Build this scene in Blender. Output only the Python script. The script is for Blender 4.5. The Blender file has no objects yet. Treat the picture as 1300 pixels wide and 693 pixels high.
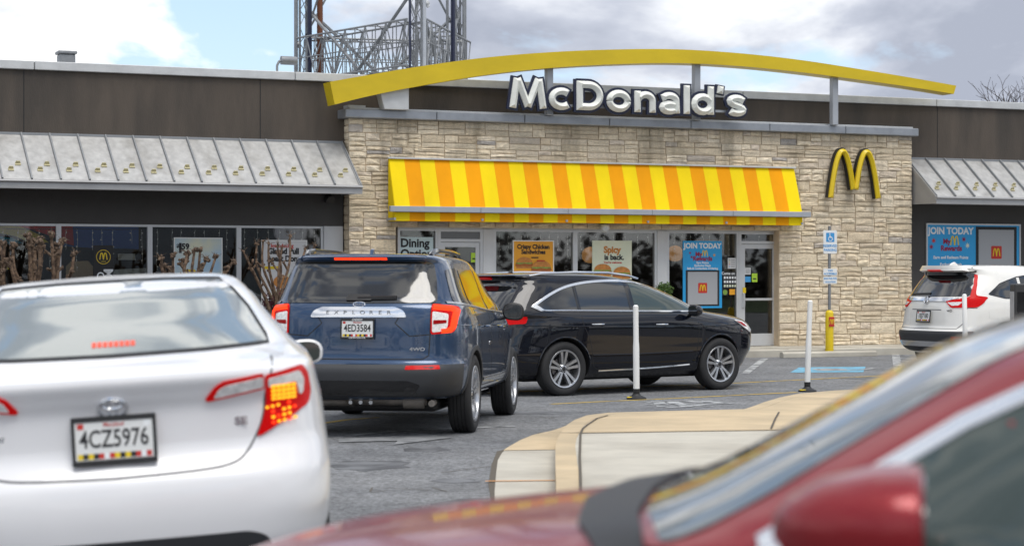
import bpy, bmesh, math, random
from mathutils import Vector, Matrix, geometry
from mathutils.bvhtree import BVHTree
random.seed(11)
C = bpy.context.scene.collection
SC = bpy.context.scene
PI = math.pi
R = math.radians

# ------------------------------------------------------------------ camera
CAMZ = 1.6
F = 70 / 36 * 1300.0
cd = bpy.data.cameras.new('camera'); cam = bpy.data.objects.new('camera', cd); C.objects.link(cam)
cam.location = (0, 0, CAMZ); cam.rotation_euler = (R(90), 0, 0)
cd.lens = 70; cd.sensor_width = 36; cd.clip_start = 0.1; cd.clip_end = 3000
cd.dof.use_dof = True; cd.dof.focus_distance = 31.0; cd.dof.aperture_fstop = 3.3
SC.camera = cam

# ------------------------------------------------------------------ world, sun, exposure
SUN_EL, SUN_AZ = 66, 152          # azimuth clockwise from +Y
w = bpy.data.worlds.new("World"); SC.world = w; w.use_nodes = True
def build_world():
    nt = w.node_tree; N = nt.nodes; L = nt.links; N.clear()
    out = N.new('ShaderNodeOutputWorld'); bg = N.new('ShaderNodeBackground'); L.new(bg.outputs[0], out.inputs[0])
    bg.inputs[1].default_value = 0.1
    sky = N.new('ShaderNodeTexSky'); sky.sky_type = 'NISHITA'; sky.sun_disc = False
    sky.sun_elevation = R(SUN_EL); sky.sun_rotation = R(SUN_AZ); sky.air_density = 1.0; sky.dust_density = 0.8
    tc = N.new('ShaderNodeTexCoord')
    def mapped(loc, sc):
        m = N.new('ShaderNodeMapping'); m.inputs['Location'].default_value = loc; m.inputs['Scale'].default_value = sc
        L.new(tc.outputs['Generated'], m.inputs[0]); return m
    def noise(m, scale, det, rough, dist=0):
        n = N.new('ShaderNodeTexNoise'); n.inputs['Scale'].default_value = scale; n.inputs['Detail'].default_value = det
        n.inputs['Roughness'].default_value = rough; n.inputs['Distortion'].default_value = dist
        L.new(m.outputs[0], n.inputs[0]); return n
    def ramp(src, stops):
        r = N.new('ShaderNodeValToRGB'); e = r.color_ramp.elements
        while len(e) < len(stops): e.new(0.5)
        for k, (p, c) in enumerate(stops):
            e[k].position = p; e[k].color = (*c, 1) if isinstance(c, tuple) else (c, c, c, 1)
        L.new(src, r.inputs[0]); return r
    cover = noise(mapped(SKY_A, (1, 1, 2.4)), 5.5, 9, 0.55, 0.3)
    cov = ramp(cover.outputs[0], [(0.40, 0.0), (0.47, 1.0)])
    shade = noise(mapped(SKY_B, (1, 1, 2.2)), 5.0, 9, 0.52, 0.2)
    shd = ramp(shade.outputs[0], [(0.40, (2.9, 3.15, 3.8)), (0.46, (4.0, 4.25, 4.9)), (0.51, (5.9, 6.1, 6.5)), (0.57, (8.4, 8.4, 8.4))])
    bl = N.new('ShaderNodeMix'); bl.data_type = 'RGBA'; bl.inputs[0].default_value = 0.35
    L.new(sky.outputs[0], bl.inputs[6]); bl.inputs[7].default_value = (5.0, 6.6, 9.0, 1)
    mix = N.new('ShaderNodeMix'); mix.data_type = 'RGBA'
    L.new(cov.outputs[0], mix.inputs[0]); L.new(bl.outputs[2], mix.inputs[6]); L.new(shd.outputs[0], mix.inputs[7])
    L.new(mix.outputs[2], bg.inputs[0])
SKY_A = (2.914, 1.358, 5.858); SKY_B = (0.652, 4.823, 3.291)
build_world()
sd = bpy.data.lights.new('sun', 'SUN'); sd.energy = 1.5; sd.angle = R(36); sd.color = (1.0, 0.96, 0.9)
sun = bpy.data.objects.new('sun', sd); C.objects.link(sun)
_e, _a = R(SUN_EL), R(SUN_AZ)
sdir = Vector((math.sin(_a) * math.cos(_e), math.cos(_a) * math.cos(_e), math.sin(_e)))
sun.rotation_euler = (-sdir).to_track_quat('-Z', 'Y').to_euler(); sun.location = sdir * 60
SC.view_settings.view_transform = 'Standard'; SC.view_settings.look = 'None'
SC.view_settings.exposure = 0.66; SC.view_settings.gamma = 1.0

# ------------------------------------------------------------------ materials
def mat(name, col, rough=0.6, metal=0.0, coat=0.0, var=0.0, vscale=3.0, bump=0.0, bscale=40.0, emit=None, estr=0.0,
        spec=0.5, ior=None, speck=0, col2=None, ramp=(0.4, 0.6), stretch=None, island=None, world=False):
    m = bpy.data.materials.new(name); m.use_nodes = True
    nt = m.node_tree; N = nt.nodes; L = nt.links; b = N['Principled BSDF']
    b.inputs['Roughness'].default_value = rough; b.inputs['Metallic'].default_value = metal
    b.inputs['Coat Weight'].default_value = coat; b.inputs['Coat Roughness'].default_value = 0.03
    b.inputs['Specular IOR Level'].default_value = spec
    if ior: b.inputs['IOR'].default_value = ior
    b.inputs['Base Color'].default_value = (*col, 1)
    tc = N.new('ShaderNodeTexCoord'); src = tc.outputs['Object']
    if world: src = N.new('ShaderNodeNewGeometry').outputs['Position']
    if stretch:
        mp = N.new('ShaderNodeMapping'); mp.inputs['Scale'].default_value = stretch; L.new(src, mp.inputs[0]); src = mp.outputs[0]
    last = None
    if island:
        oi = N.new('ShaderNodeObjectInfo'); gi = N.new('ShaderNodeNewGeometry'); ad = N.new('ShaderNodeMath'); ad.operation = 'ADD'
        L.new(oi.outputs['Random'], ad.inputs[0]); L.new(gi.outputs['Random Per Island'], ad.inputs[1])
        fr = N.new('ShaderNodeMath'); fr.operation = 'FRACT'; L.new(ad.outputs[0], fr.inputs[0])
        rp_ = N.new('ShaderNodeValToRGB'); rp_.color_ramp.interpolation = 'LINEAR'; e = rp_.color_ramp.elements
        while len(e) < len(island): e.new(0.5)
        for k, (p, c) in enumerate(island): e[k].position = p; e[k].color = (*c, 1)
        L.new(fr.outputs[0], rp_.inputs[0]); last = rp_.outputs[0]
    if col2:
        n = N.new('ShaderNodeTexNoise'); n.inputs['Scale'].default_value = vscale; n.inputs['Detail'].default_value = 6
        L.new(src, n.inputs[0])
        r = N.new('ShaderNodeValToRGB'); e = r.color_ramp.elements
        e[0].position, e[1].position = ramp; e[0].color = (*col, 1); e[1].color = (*col2, 1)
        L.new(n.outputs[0], r.inputs[0]); last = r.outputs[0]
    if var:
        n = N.new('ShaderNodeTexNoise'); n.inputs['Scale'].default_value = vscale * (1 if not col2 else 3); n.inputs['Detail'].default_value = 8
        n.inputs['Roughness'].default_value = 0.6; L.new(src, n.inputs[0])
        mr = N.new('ShaderNodeMapRange'); mr.inputs[1].default_value = 0.25; mr.inputs[2].default_value = 0.75
        mr.inputs[3].default_value = 1 - var; mr.inputs[4].default_value = 1 + var; L.new(n.outputs[0], mr.inputs[0])
        mx = N.new('ShaderNodeMix'); mx.data_type = 'RGBA'; mx.blend_type = 'MULTIPLY'; mx.inputs[0].default_value = 1
        if last: L.new(last, mx.inputs[6])
        else: mx.inputs[6].default_value = (*col, 1)
        L.new(mr.outputs[0], mx.inputs[7]); last = mx.outputs[2]
        mr2 = N.new('ShaderNodeMapRange'); mr2.inputs[3].default_value = max(0, rough - 0.06); mr2.inputs[4].default_value = min(1, rough + 0.08)
        L.new(n.outputs[0], mr2.inputs[0]); L.new(mr2.outputs[0], b.inputs['Roughness'])
    if speck:
        n = N.new('ShaderNodeTexVoronoi'); n.inputs['Scale'].default_value = speck; L.new(src, n.inputs[0])
        r = N.new('ShaderNodeMapRange'); sp_ = N.new('ShaderNodeSeparateColor'); L.new(n.outputs['Color'], sp_.inputs[0]); L.new(sp_.outputs[0], r.inputs[0])
        r.inputs[3].default_value = .62; r.inputs[4].default_value = 1.45
        mx = N.new('ShaderNodeMix'); mx.data_type = 'RGBA'; mx.blend_type = 'MULTIPLY'; mx.inputs[0].default_value = 1
        if last: L.new(last, mx.inputs[6])
        else: mx.inputs[6].default_value = (*col, 1)
        L.new(r.outputs[0], mx.inputs[7]); last = mx.outputs[2]
    if name == 'split_stone':      # rain streaks and soot patches that run over many stones
        gp_ = N.new('ShaderNodeNewGeometry'); mp = N.new('ShaderNodeMapping'); mp.inputs['Scale'].default_value = (1.5, 1.5, .22); L.new(gp_.outputs['Position'], mp.inputs[0])
        n = N.new('ShaderNodeTexNoise'); n.inputs['Scale'].default_value = 1.6; n.inputs['Detail'].default_value = 7; n.inputs['Roughness'].default_value = .65; L.new(mp.outputs[0], n.inputs[0])
        r = N.new('ShaderNodeValToRGB'); e = r.color_ramp.elements; e[0].position, e[1].position = .30, .50; e[0].color = (.50, .49, .47, 1); e[1].color = (1, 1, 1, 1); L.new(n.outputs[0], r.inputs[0])
        mx = N.new('ShaderNodeMix'); mx.data_type = 'RGBA'; mx.blend_type = 'MULTIPLY'; mx.inputs[0].default_value = .8; L.new(last, mx.inputs[6]); L.new(r.outputs[0], mx.inputs[7]); last = mx.outputs[2]
    if last: L.new(last, b.inputs['Base Color'])
    if bump:
        n = N.new('ShaderNodeTexNoise'); n.inputs['Scale'].default_value = bscale; n.inputs['Detail'].default_value = 6
        L.new(src, n.inputs[0]); bp = N.new('ShaderNodeBump'); bp.inputs['Strength'].default_value = bump; bp.inputs['Distance'].default_value = 0.02
        L.new(n.outputs[0], bp.inputs['Height']); L.new(bp.outputs[0], b.inputs['Normal'])
    if emit:
        b.inputs['Emission Color'].default_value = (*emit, 1); b.inputs['Emission Strength'].default_value = estr
    return m

def glass_mat(name, tint, rmin=0.08, rough=0.02, ior=1.5):
    """clear pane: Fresnel mix of tinted transparency and mirror reflection"""
    m = bpy.data.materials.new(name); m.use_nodes = True
    nt = m.node_tree; N = nt.nodes; L = nt.links; N.clear()
    out = N.new('ShaderNodeOutputMaterial'); mx = N.new('ShaderNodeMixShader'); t = N.new('ShaderNodeBsdfTransparent'); g = N.new('ShaderNodeBsdfGlossy')
    t.inputs[0].default_value = (*tint, 1); g.inputs['Roughness'].default_value = rough
    f = N.new('ShaderNodeFresnel'); f.inputs[0].default_value = ior
    ad = N.new('ShaderNodeMath'); ad.operation = 'ADD'; ad.inputs[1].default_value = rmin; ad.use_clamp = True
    L.new(f.outputs[0], ad.inputs[0]); L.new(ad.outputs[0], mx.inputs[0]); L.new(t.outputs[0], mx.inputs[1]); L.new(g.outputs[0], mx.inputs[2])
    tc = N.new('ShaderNodeTexCoord'); n = N.new('ShaderNodeTexNoise'); n.inputs['Scale'].default_value = 0.6; L.new(tc.outputs['Object'], n.inputs[0])
    bp = N.new('ShaderNodeBump'); bp.inputs['Strength'].default_value = 0.05; bp.inputs['Distance'].default_value = 0.02
    L.new(n.outputs[0], bp.inputs['Height']); L.new(bp.outputs[0], g.inputs['Normal'])
    L.new(mx.outputs[0], out.inputs[0]); return m

M = {}
M['stone'] = mat('split_stone', (.4, .33, .25), .9, var=.30, vscale=9, bump=.9, bscale=22, island=[
    (0, (.70, .58, .41)), (.18, (.76, .65, .48)), (.36, (.66, .54, .38)), (.5, (.79, .69, .53)), (.66, (.70, .59, .42)), (.8, (.74, .63, .47)), (.95, (.66, .56, .44)), (.975, (.40, .37, .34)), (1, (.70, .58, .42))])
M['mortar'] = mat('mortar', (.58, .46, .32), .95, var=.2, bump=.4)
M['render_dark'] = mat('dark_brown_render', (.085, .069, .055), .85, col2=(.058, .049, .041), ramp=(.45, .62), var=.16, vscale=1.4, bump=.25, bscale=60, stretch=(1, 1, .22), world=True)
M['render_grey'] = mat('charcoal_render', (.068, .065, .063), .85, var=.1, vscale=2, bump=.3, bscale=70)
M['cap'] = mat('grey_metal_coping', (.30, .32, .35), .45, metal=.4, var=.15, vscale=4)
M['cap_light'] = mat('pale_metal_cap', (.55, .56, .56), .5, metal=.2, var=.15, vscale=3)
M['seam_roof'] = mat('weathered_metal_roof', (.47, .465, .45), .42, metal=.35, col2=(.36, .35, .33), ramp=(.5, .72), var=.18, vscale=2.6, bump=.08, bscale=8, stretch=(1, 1, .35), world=True)
M['seam'] = mat('roof_seam_metal', (.27, .28, .29), .5, metal=.4, var=.1)
M['gutter'] = mat('gutter_metal', (.36, .36, .36), .5, metal=.3, var=.12, vscale=2)
M['guard'] = mat('yellowed_snow_guard', (.50, .45, .27), .5)
M['alu'] = mat('aluminium_frame', (.56, .57, .58), .4, metal=.35, var=.06)
M['panel'] = mat('pale_wall_panel', (.54, .55, .56), .5, var=.06, vscale=2)
M['transom'] = mat('grey_transom_panel', (.16, .17, .18), .5, var=.08)
M['yel'] = mat('awning_yellow', (.86, .63, .006), .7, spec=.15, var=.10, vscale=1.4, stretch=(1, 1, .5), world=True)
M['ora'] = mat('awning_orange', (.82, .33, .002), .7, spec=.15, var=.12, vscale=1.4, stretch=(1, 1, .5), world=True)
M['archyel'] = mat('arch_yellow_paint', (.62, .45, .006), .45, var=.12, vscale=1.6, stretch=(.6, 1, 1.5))
M['signyel'] = mat('sign_yellow', (.72, .52, .01), .35, var=.04)
M['letter'] = mat('white_sign_face', (.76, .77, .72), .45, var=.12, vscale=5)
M['navy'] = mat('navy_sign_edge', (.010, .014, .04), .4)
M['black'] = mat('black_plastic', (.012, .012, .013), .5)
M['blackg'] = mat('gloss_black', (.006, .006, .007), .12, coat=.5)
M['post'] = mat('grey_painted_steel', (.38, .40, .43), .5, metal=.2, var=.1)
M['galv'] = mat('galvanised_steel', (.24, .25, .26), .5, metal=.4, var=.2, vscale=6)
M['rust'] = mat('rusty_pipe', (.16, .06, .03), .8, var=.2)
M['white'] = mat('white_paint', (.78, .78, .76), .5, var=.05)
M['signblue'] = mat('sign_blue', (.05, .30, .62), .4)
M['ink'] = mat('print_black', (.012, .012, .014), .6)
M['inkred'] = mat('print_red', (.50, .03, .02), .6)
M['inkmaroon'] = mat('print_maroon', (.28, .01, .05), .6)
M['inkwhite'] = mat('print_white', (.75, .77, .78), .6)
M['paperblue'] = mat('poster_blue', (.02, .33, .68), .4, var=.04)
M['paperorange'] = mat('poster_orange', (.80, .36, .02), .4, var=.12, vscale=1.2)
M['papercream'] = mat('poster_cream', (.62, .68, .52), .4, col2=(.72, .72, .55), vscale=1)
M['paperpale'] = mat('poster_pale_blue', (.50, .62, .64), .4)
M['papersky'] = mat('poster_sky', (.36, .53, .68), .4, col2=(.66, .66, .50), vscale=.8, ramp=(.42, .58))
M['paperwhite'] = mat('poster_white', (.62, .62, .62), .4)
M['bun'] = mat('print_bun', (.50, .20, .04), .5, var=.3, vscale=20)
M['patty'] = mat('print_patty', (.34, .10, .015), .5, var=.4, vscale=40)
M['lettuce'] = mat('print_lettuce', (.18, .30, .05), .5, var=.4, vscale=40)
M['bankglass'] = glass_mat('shop_window_glass', (.66, .68, .68), .06)
M['asphalt'] = mat('asphalt', (.162, .167, .174), .9, col2=(.215, .218, .222), vscale=.45, ramp=(.35, .65), var=.24, bump=.9, bscale=110, speck=38)
M['concrete'] = mat('pavement_concrete', (.49, .46, .39), .85, col2=(.40, .37, .31), ramp=(.45, .62), var=.12, vscale=.7, bump=.3, bscale=60)
M['tan'] = mat('tan_concrete', (.56, .44, .28), .85, col2=(.45, .36, .235), ramp=(.42, .64), var=.12, vscale=.8, bump=.35, bscale=80)
M['joint'] = mat('dirty_joint', (.10, .085, .065), .95)
M['ylw_line'] = mat('yellow_road_paint', (.52, .36, .06), .8, col2=(.22, .19, .12), vscale=6, ramp=(.52, .66))
M['wht_line'] = mat('worn_white_road_paint', (.42, .43, .43), .8, col2=(.14, .145, .15), vscale=5, ramp=(.46, .58))
M['oil'] = mat('oil_stained_asphalt', (.075, .077, .08), .6, col2=(.16, .165, .17), vscale=3.5, ramp=(.42, .6))
M['scuff'] = mat('tyre_scuffed_concrete', (.20, .185, .16), .9, col2=(.50, .45, .36), vscale=9, ramp=(.45, .55))
M['codegrey'] = mat('blank_print_grey', (.36, .37, .39), .5)
M['shaded_white'] = mat('shaded_white_paint', (.24, .245, .25), .85, col2=(.15, .155, .16), vscale=5, ramp=(.42, .6))  # worn white paint, the blue vehicle's shadow put into its colour
M['blu_line'] = mat('worn_blue_road_paint', (.16, .40, .55), .8, col2=(.13, .18, .22), vscale=7, ramp=(.52, .7))
M['org_line'] = mat('orange_spray_paint', (.62, .26, .05), .8)
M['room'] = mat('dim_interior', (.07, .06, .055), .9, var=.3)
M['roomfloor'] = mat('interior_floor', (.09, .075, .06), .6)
M['dirt'] = mat('mulch_soil', (.06, .04, .028), .95, var=.3, bump=.6)
M['grass'] = mat('verge_grass', (.05, .075, .025), .95, var=.3, bump=.6)
M['bark'] = mat('pollard_bark', (.07, .043, .028), .9, col2=(.19, .125, .08), vscale=16, var=.2, bump=.6, bscale=30)
M['knob'] = mat('pollard_knob_bark', (.07, .045, .03), .9, col2=(.16, .11, .075), vscale=24, var=.3, bump=.9, bscale=40)
M['twig'] = mat('bare_twig_bark', (.055, .045, .038), .9)
M['purple'] = mat('purple_leaves', (.10, .02, .035), .7)
M['leaf'] = mat('shrub_leaves', (.07, .13, .025), .7)
M['siding'] = mat('grey_house_siding', (.25, .27, .29), .8)
M['roofing'] = mat('house_shingles', (.06, .06, .06), .9, var=.2)
M['lampglow'] = mat('lamp_shade_glow', (.5, .22, .06), .6, emit=(1.0, .45, .12), estr=.25)
M['bulb'] = mat('string_light_bulb', (.8, .8, .78), .4, emit=(1, .95, .85), estr=.15)
# cars
M['pearl'] = mat('white_pearl_paint', (.78, .78, .79), .30, coat=.8, var=.012, vscale=2)
M['suvwhite'] = mat('ivory_white_paint', (.76, .75, .71), .28, coat=.8, var=.012)
M['blue'] = mat('blue_metallic_paint', (.016, .045, .105), .28, metal=.5, coat=1.0, var=.05, vscale=3)
M['darkblue'] = mat('black_blue_paint', (.0015, .0025, .007), .25, coat=1.0, spec=.1)
M['red'] = mat('red_metallic_paint', (.23, .008, .013), .3, metal=.3, coat=.45, spec=.3, var=.04)
M['clad'] = mat('dark_bumper_plastic', (.028, .030, .034), .55, var=.1, vscale=6)
M['chrome'] = mat('chrome', (.72, .73, .75), .12, metal=1.0)
M['chromed'] = mat('satin_trim', (.55, .56, .58), .25, metal=.9)
M['alloy'] = mat('alloy_wheel', (.50, .51, .53), .28, metal=.85)
M['alloydark'] = mat('wheel_dark_pocket', (.02, .02, .022), .45)
M['disc'] = mat('brake_disc', (.16, .15, .15), .4, metal=.8)
M['tyre'] = mat('tyre_rubber', (.020, .020, .021), .8, var=.2, vscale=8, bump=.2, bscale=60)
M['privacy'] = mat('privacy_glass', (.006, .007, .008), .07, coat=.6, ior=1.7)
M['backglass'] = mat('sedan_back_glass', (.15, .18, .17), .05, coat=1.0, ior=2.3)
M['sideglass'] = mat('greenish_side_glass', (.045, .062, .058), .04, coat=.3, ior=1.45)
M['lensred'] = mat('red_lens', (.42, .002, .003), .3, coat=.08, spec=.1, emit=(1, .008, .006), estr=.10)
M['lensredoff'] = mat('dark_red_lens', (.30, .002, .003), .3, coat=.1, spec=.1)
M['lenswhite'] = mat('clear_lens', (.72, .71, .70), .15, coat=.6, var=.3, vscale=40)
M['ledred'] = mat('lit_red_lamp', (.4, .01, .005), .4, emit=(1.0, .05, .01), estr=1.1, spec=.1)
M['ledamber'] = mat('lit_amber_lamp', (.5, .2, .01), .4, emit=(1.0, .42, .02), estr=1.0, spec=.1)
M['dimbrake'] = mat('tinted_brake_lamp', (.3, .02, .01), .4, emit=(1.0, .12, .05), estr=.45)
M['plate'] = mat('licence_plate_white', (.66, .67, .66), .45)
M['gap'] = mat('panel_gap', (.010, .010, .011), .7)
M['gapl'] = mat('panel_gap_grey', (.11, .11, .115), .7)
M['exhaust'] = mat('exhaust_metal', (.22, .20, .18), .5, metal=.7, var=.3, vscale=12)
M['seat'] = mat('seat_fabric', (.10, .12, .115), .9)

# ------------------------------------------------------------------ helpers
def tag(o, label=None, cat=None, group=None, kind=None):
    if label: o['label'] = label
    if cat: o['category'] = cat
    if group: o['group'] = group
    if kind: o['kind'] = kind
    return o
def empty(name, loc, rz=0, label=None, cat=None, group=None, rot=None):
    o = bpy.data.objects.new(name, None); C.objects.link(o); o.empty_display_size = .2
    o.location = loc; o.rotation_euler = rot if rot else (0, 0, rz)
    return tag(o, label, cat, group)
def link(name, me, parent=None, loc=None, rot=None, scale=None):
    o = bpy.data.objects.new(name, me); C.objects.link(o)
    if parent: o.parent = parent
    if loc: o.location = loc
    if rot: o.rotation_euler = rot
    if scale: o.scale = scale
    return o
def copy_tree(o, parent=None):
    c = o.copy(); C.objects.link(c)
    if parent: c.parent = parent
    for ch in list(o.children): copy_tree(ch, c)
    return c

class MB:
    def __init__(s): s.v = []; s.f = []; s.mi = []; s.cur = 0
    def add(s, vs, fs):
        b = len(s.v); s.v += [tuple(p) for p in vs]
        for f in fs: s.f.append(tuple(b + i for i in f)); s.mi.append(s.cur)
        return s
    def box(s, x0, x1, y0, y1, z0, z1):
        return s.add([(x0, y0, z0), (x1, y0, z0), (x1, y1, z0), (x0, y1, z0), (x0, y0, z1), (x1, y0, z1), (x1, y1, z1), (x0, y1, z1)],
                     [(0, 3, 2, 1), (4, 5, 6, 7), (0, 1, 5, 4), (1, 2, 6, 5), (2, 3, 7, 6), (3, 0, 4, 7)])
    def prism(s, poly, f0, f1):
        """poly 2d; f0(a,b), f1(a,b) -> 3d for the two caps"""
        n = len(poly); vs = [f0(*p) for p in poly] + [f1(*p) for p in poly]
        fs = [tuple(range(n)), tuple(range(2 * n - 1, n - 1, -1))] + [(i, i + n, (i + 1) % n + n, (i + 1) % n) for i in range(n)]
        return s.add(vs, fs)
    def tube(s, pts, rad, n=8, cap=True, flat=1.0):
        pts = [Vector(p) for p in pts]
        if not isinstance(rad, (list, tuple)): rad = [rad] * len(pts)
        rings = []; up = None
        for i, p in enumerate(pts):
            d = (pts[min(i + 1, len(pts) - 1)] - pts[max(i - 1, 0)]).normalized()
            if up is None:
                up = Vector((0, 0, 1)) if abs(d.z) < .9 else Vector((1, 0, 0))
            a = d.cross(up).normalized(); up = a.cross(d).normalized()
            rings.append([p + (a * math.cos(2 * PI * k / n) + up * math.sin(2 * PI * k / n) * flat) * rad[i] for k in range(n)])
        vs = [q for r_ in rings for q in r_]; fs = []
        for i in range(len(pts) - 1):
            for k in range(n): fs.append((i * n + k, i * n + (k + 1) % n, (i + 1) * n + (k + 1) % n, (i + 1) * n + k))
        if cap: fs += [tuple(range(n - 1, -1, -1)), tuple((len(pts) - 1) * n + k for k in range(n))]
        return s.add(vs, fs)
    def lathe(s, prof, n=24, M4=None, close=False):
        vs = []; fs = []; m = len(prof)
        for k in range(n):
            a = 2 * PI * k / n
            for r_, h in prof:
                p = Vector((r_ * math.cos(a), r_ * math.sin(a), h)); vs.append(M4 @ p if M4 else p)
        for k in range(n):
            for j in range(m - 1 + (1 if close else 0)):
                fs.append((k * m + j, k * m + (j + 1) % m, ((k + 1) % n) * m + (j + 1) % m, ((k + 1) % n) * m + j))
        return s.add(vs, fs)
    def mesh(s, mats, smooth=False, bevel=0, seg=1, weld=False, fix=True):
        me = bpy.data.meshes.new('mesh'); me.from_pydata(s.v, [], s.f)
        for m_ in (mats if isinstance(mats, (list, tuple)) else [mats]): me.materials.append(m_)
        for p, i in zip(me.polygons, s.mi): p.material_index = i
        bm = bmesh.new(); bm.from_mesh(me)
        if weld: bmesh.ops.remove_doubles(bm, verts=bm.verts, dist=1e-5)
        if fix: bmesh.ops.recalc_face_normals(bm, faces=bm.faces)
        if bevel: bmesh.ops.bevel(bm, geom=list(bm.edges), offset=bevel, segments=seg, affect='EDGES', profile=.5, clamp_overlap=True)
        bm.to_mesh(me); bm.free()
        if smooth:
            me.polygons.foreach_set('use_smooth', [True] * len(me.polygons))
            if smooth != 'all': me.set_sharp_from_angle(angle=R(38))
        return me
    def build(s, name, mats, parent=None, **k):
        loc = k.pop('loc', None); rot = k.pop('rot', None)
        return link(name, s.mesh(mats, **k), parent, loc, rot)

def rp(pts, r=.03, n=4):
    """round the corners of a closed 2d polygon"""
    out = []; m = len(pts)
    for i in range(m):
        p = Vector(pts[i]); a = Vector(pts[i - 1]); b = Vector(pts[(i + 1) % m])
        ra = min(r, (a - p).length * .45); rb = min(r, (b - p).length * .45)
        p0 = p + (a - p).normalized() * ra; p1 = p + (b - p).normalized() * rb
        for k in range(n + 1):
            t = k / n; out.append(tuple((1 - t) ** 2 * p0 + 2 * t * (1 - t) * p + t * t * p1))
    return out
def ell(cx, cy, rx, ry, n=20, a0=0, a1=2 * PI):
    return [(cx + rx * math.cos(a0 + (a1 - a0) * k / n), cy + ry * math.sin(a0 + (a1 - a0) * k / n)) for k in range(n if abs(a1 - a0 - 2 * PI) < 1e-6 else n + 1)]
def catmull(pts, n=6):
    P = [Vector(p) for p in pts]; out = []
    for i in range(len(P) - 1):
        p0 = P[max(i - 1, 0)]; p1 = P[i]; p2 = P[i + 1]; p3 = P[min(i + 2, len(P) - 1)]
        for k in range(n):
            t = k / n
            out.append(.5 * ((2 * p1) + (p2 - p0) * t + (2 * p0 - 5 * p1 + 4 * p2 - p3) * t * t + (3 * p1 - p0 - 3 * p2 + p3) * t ** 3))
    out.append(P[-1]); return out

_tc = {}
def text_me(body, size, m, bold=0.0, ext=.001, align='CENTER', sx=1.0, space=1.0):
    key = (body, size, m.name, bold, ext, align, sx, space)
    if key in _tc: return _tc[key]
    cu = bpy.data.curves.new('txt', 'FONT'); cu.body = body; cu.size = size; cu.offset = bold * size; cu.extrude = ext
    cu.align_x = align; cu.align_y = 'CENTER'; cu.resolution_u = 3; cu.space_character = space
    o = bpy.data.objects.new('txt', cu); C.objects.link(o)
    me = bpy.data.meshes.new_from_object(o.evaluated_get(bpy.context.evaluated_depsgraph_get()))
    bpy.data.objects.remove(o); bpy.data.curves.remove(cu)
    if sx != 1.0: me.transform(Matrix.Diagonal((sx, 1, 1, 1)))
    me.materials.clear(); me.materials.append(m); _tc[key] = me; return me

# ------------------------------------------------------------------ the lie of the land
GZ = [(-400, .12), (6, .12), (20, 0.0), (28, -.10), (42, -.12), (900, -.12)]
def gz(Y):
    for (a, za), (b, zb) in zip(GZ, GZ[1:]):
        if a <= Y <= b: return za + (zb - za) * (Y - a) / (b - a)
    return -.12
def gp(px, py, h=0.0):
    """point of the ground (raised by h) seen at a picture position"""
    Y = 25.0
    for _ in range(30): Y = (CAMZ - gz(Y) - h) * F / max(py - 346.5, 2)
    return ((px - 650) / F * Y, Y)
ALPHA = R(23.7); CA, SA = math.cos(ALPHA), math.sin(ALPHA)
_W = Vector((350 / F * 42.8, 42.8))                 # a point on the facade plane
def fl(px, py, y=0.0):
    """facade-frame (u, z) on the plane y metres behind the stone face"""
    W0 = _W + Vector((-SA, CA)) * y; dx = (px - 650) / F
    # t*(dx,1) = W0 + s*(CA,SA)
    t = (W0.x * SA - W0.y * CA) / (dx * SA - CA)
    s = (Vector((dx * t, t)) - W0).dot(Vector((CA, SA)))
    return s - U0, CAMZ + (346.5 - py) * t / F
U0 = 0.0
U0 = fl(443, 300)[0]
BO = _W + Vector((CA, SA)) * U0                     # world xy of facade-frame origin
GB = -.12                                           # road level at the building
def fw(u, y, z): return Vector((BO.x + CA * u - SA * y, BO.y + SA * u + CA * y, z))
def U(px, y=0.0): return fl(px, 300, y)[0]
def Zf(px, py, y=0.0): return fl(px, py, y)[1]
def fthing(name, label, cat, u, y, z, group=None): return empty(name, fw(u, y, z), ALPHA, label, cat, group)
# ================================================================== SETTING
def ground_sheet():
    mb = MB(); ys = [-400, 6, 20, 28, 42, 900]; xs = [-500, -60, -20, 0, 20, 60, 500]
    for j, y in enumerate(ys):
        for x in xs: mb.v.append((x, y, gz(y)))
    n = len(xs)
    for j in range(len(ys) - 1):
        for i in range(n - 1): mb.f.append((j * n + i, j * n + i + 1, (j + 1) * n + i + 1, (j + 1) * n + i)); mb.mi.append(0)
    return mb.build('asphalt_ground', M['asphalt'])
tag(ground_sheet(), kind='structure')

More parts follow.
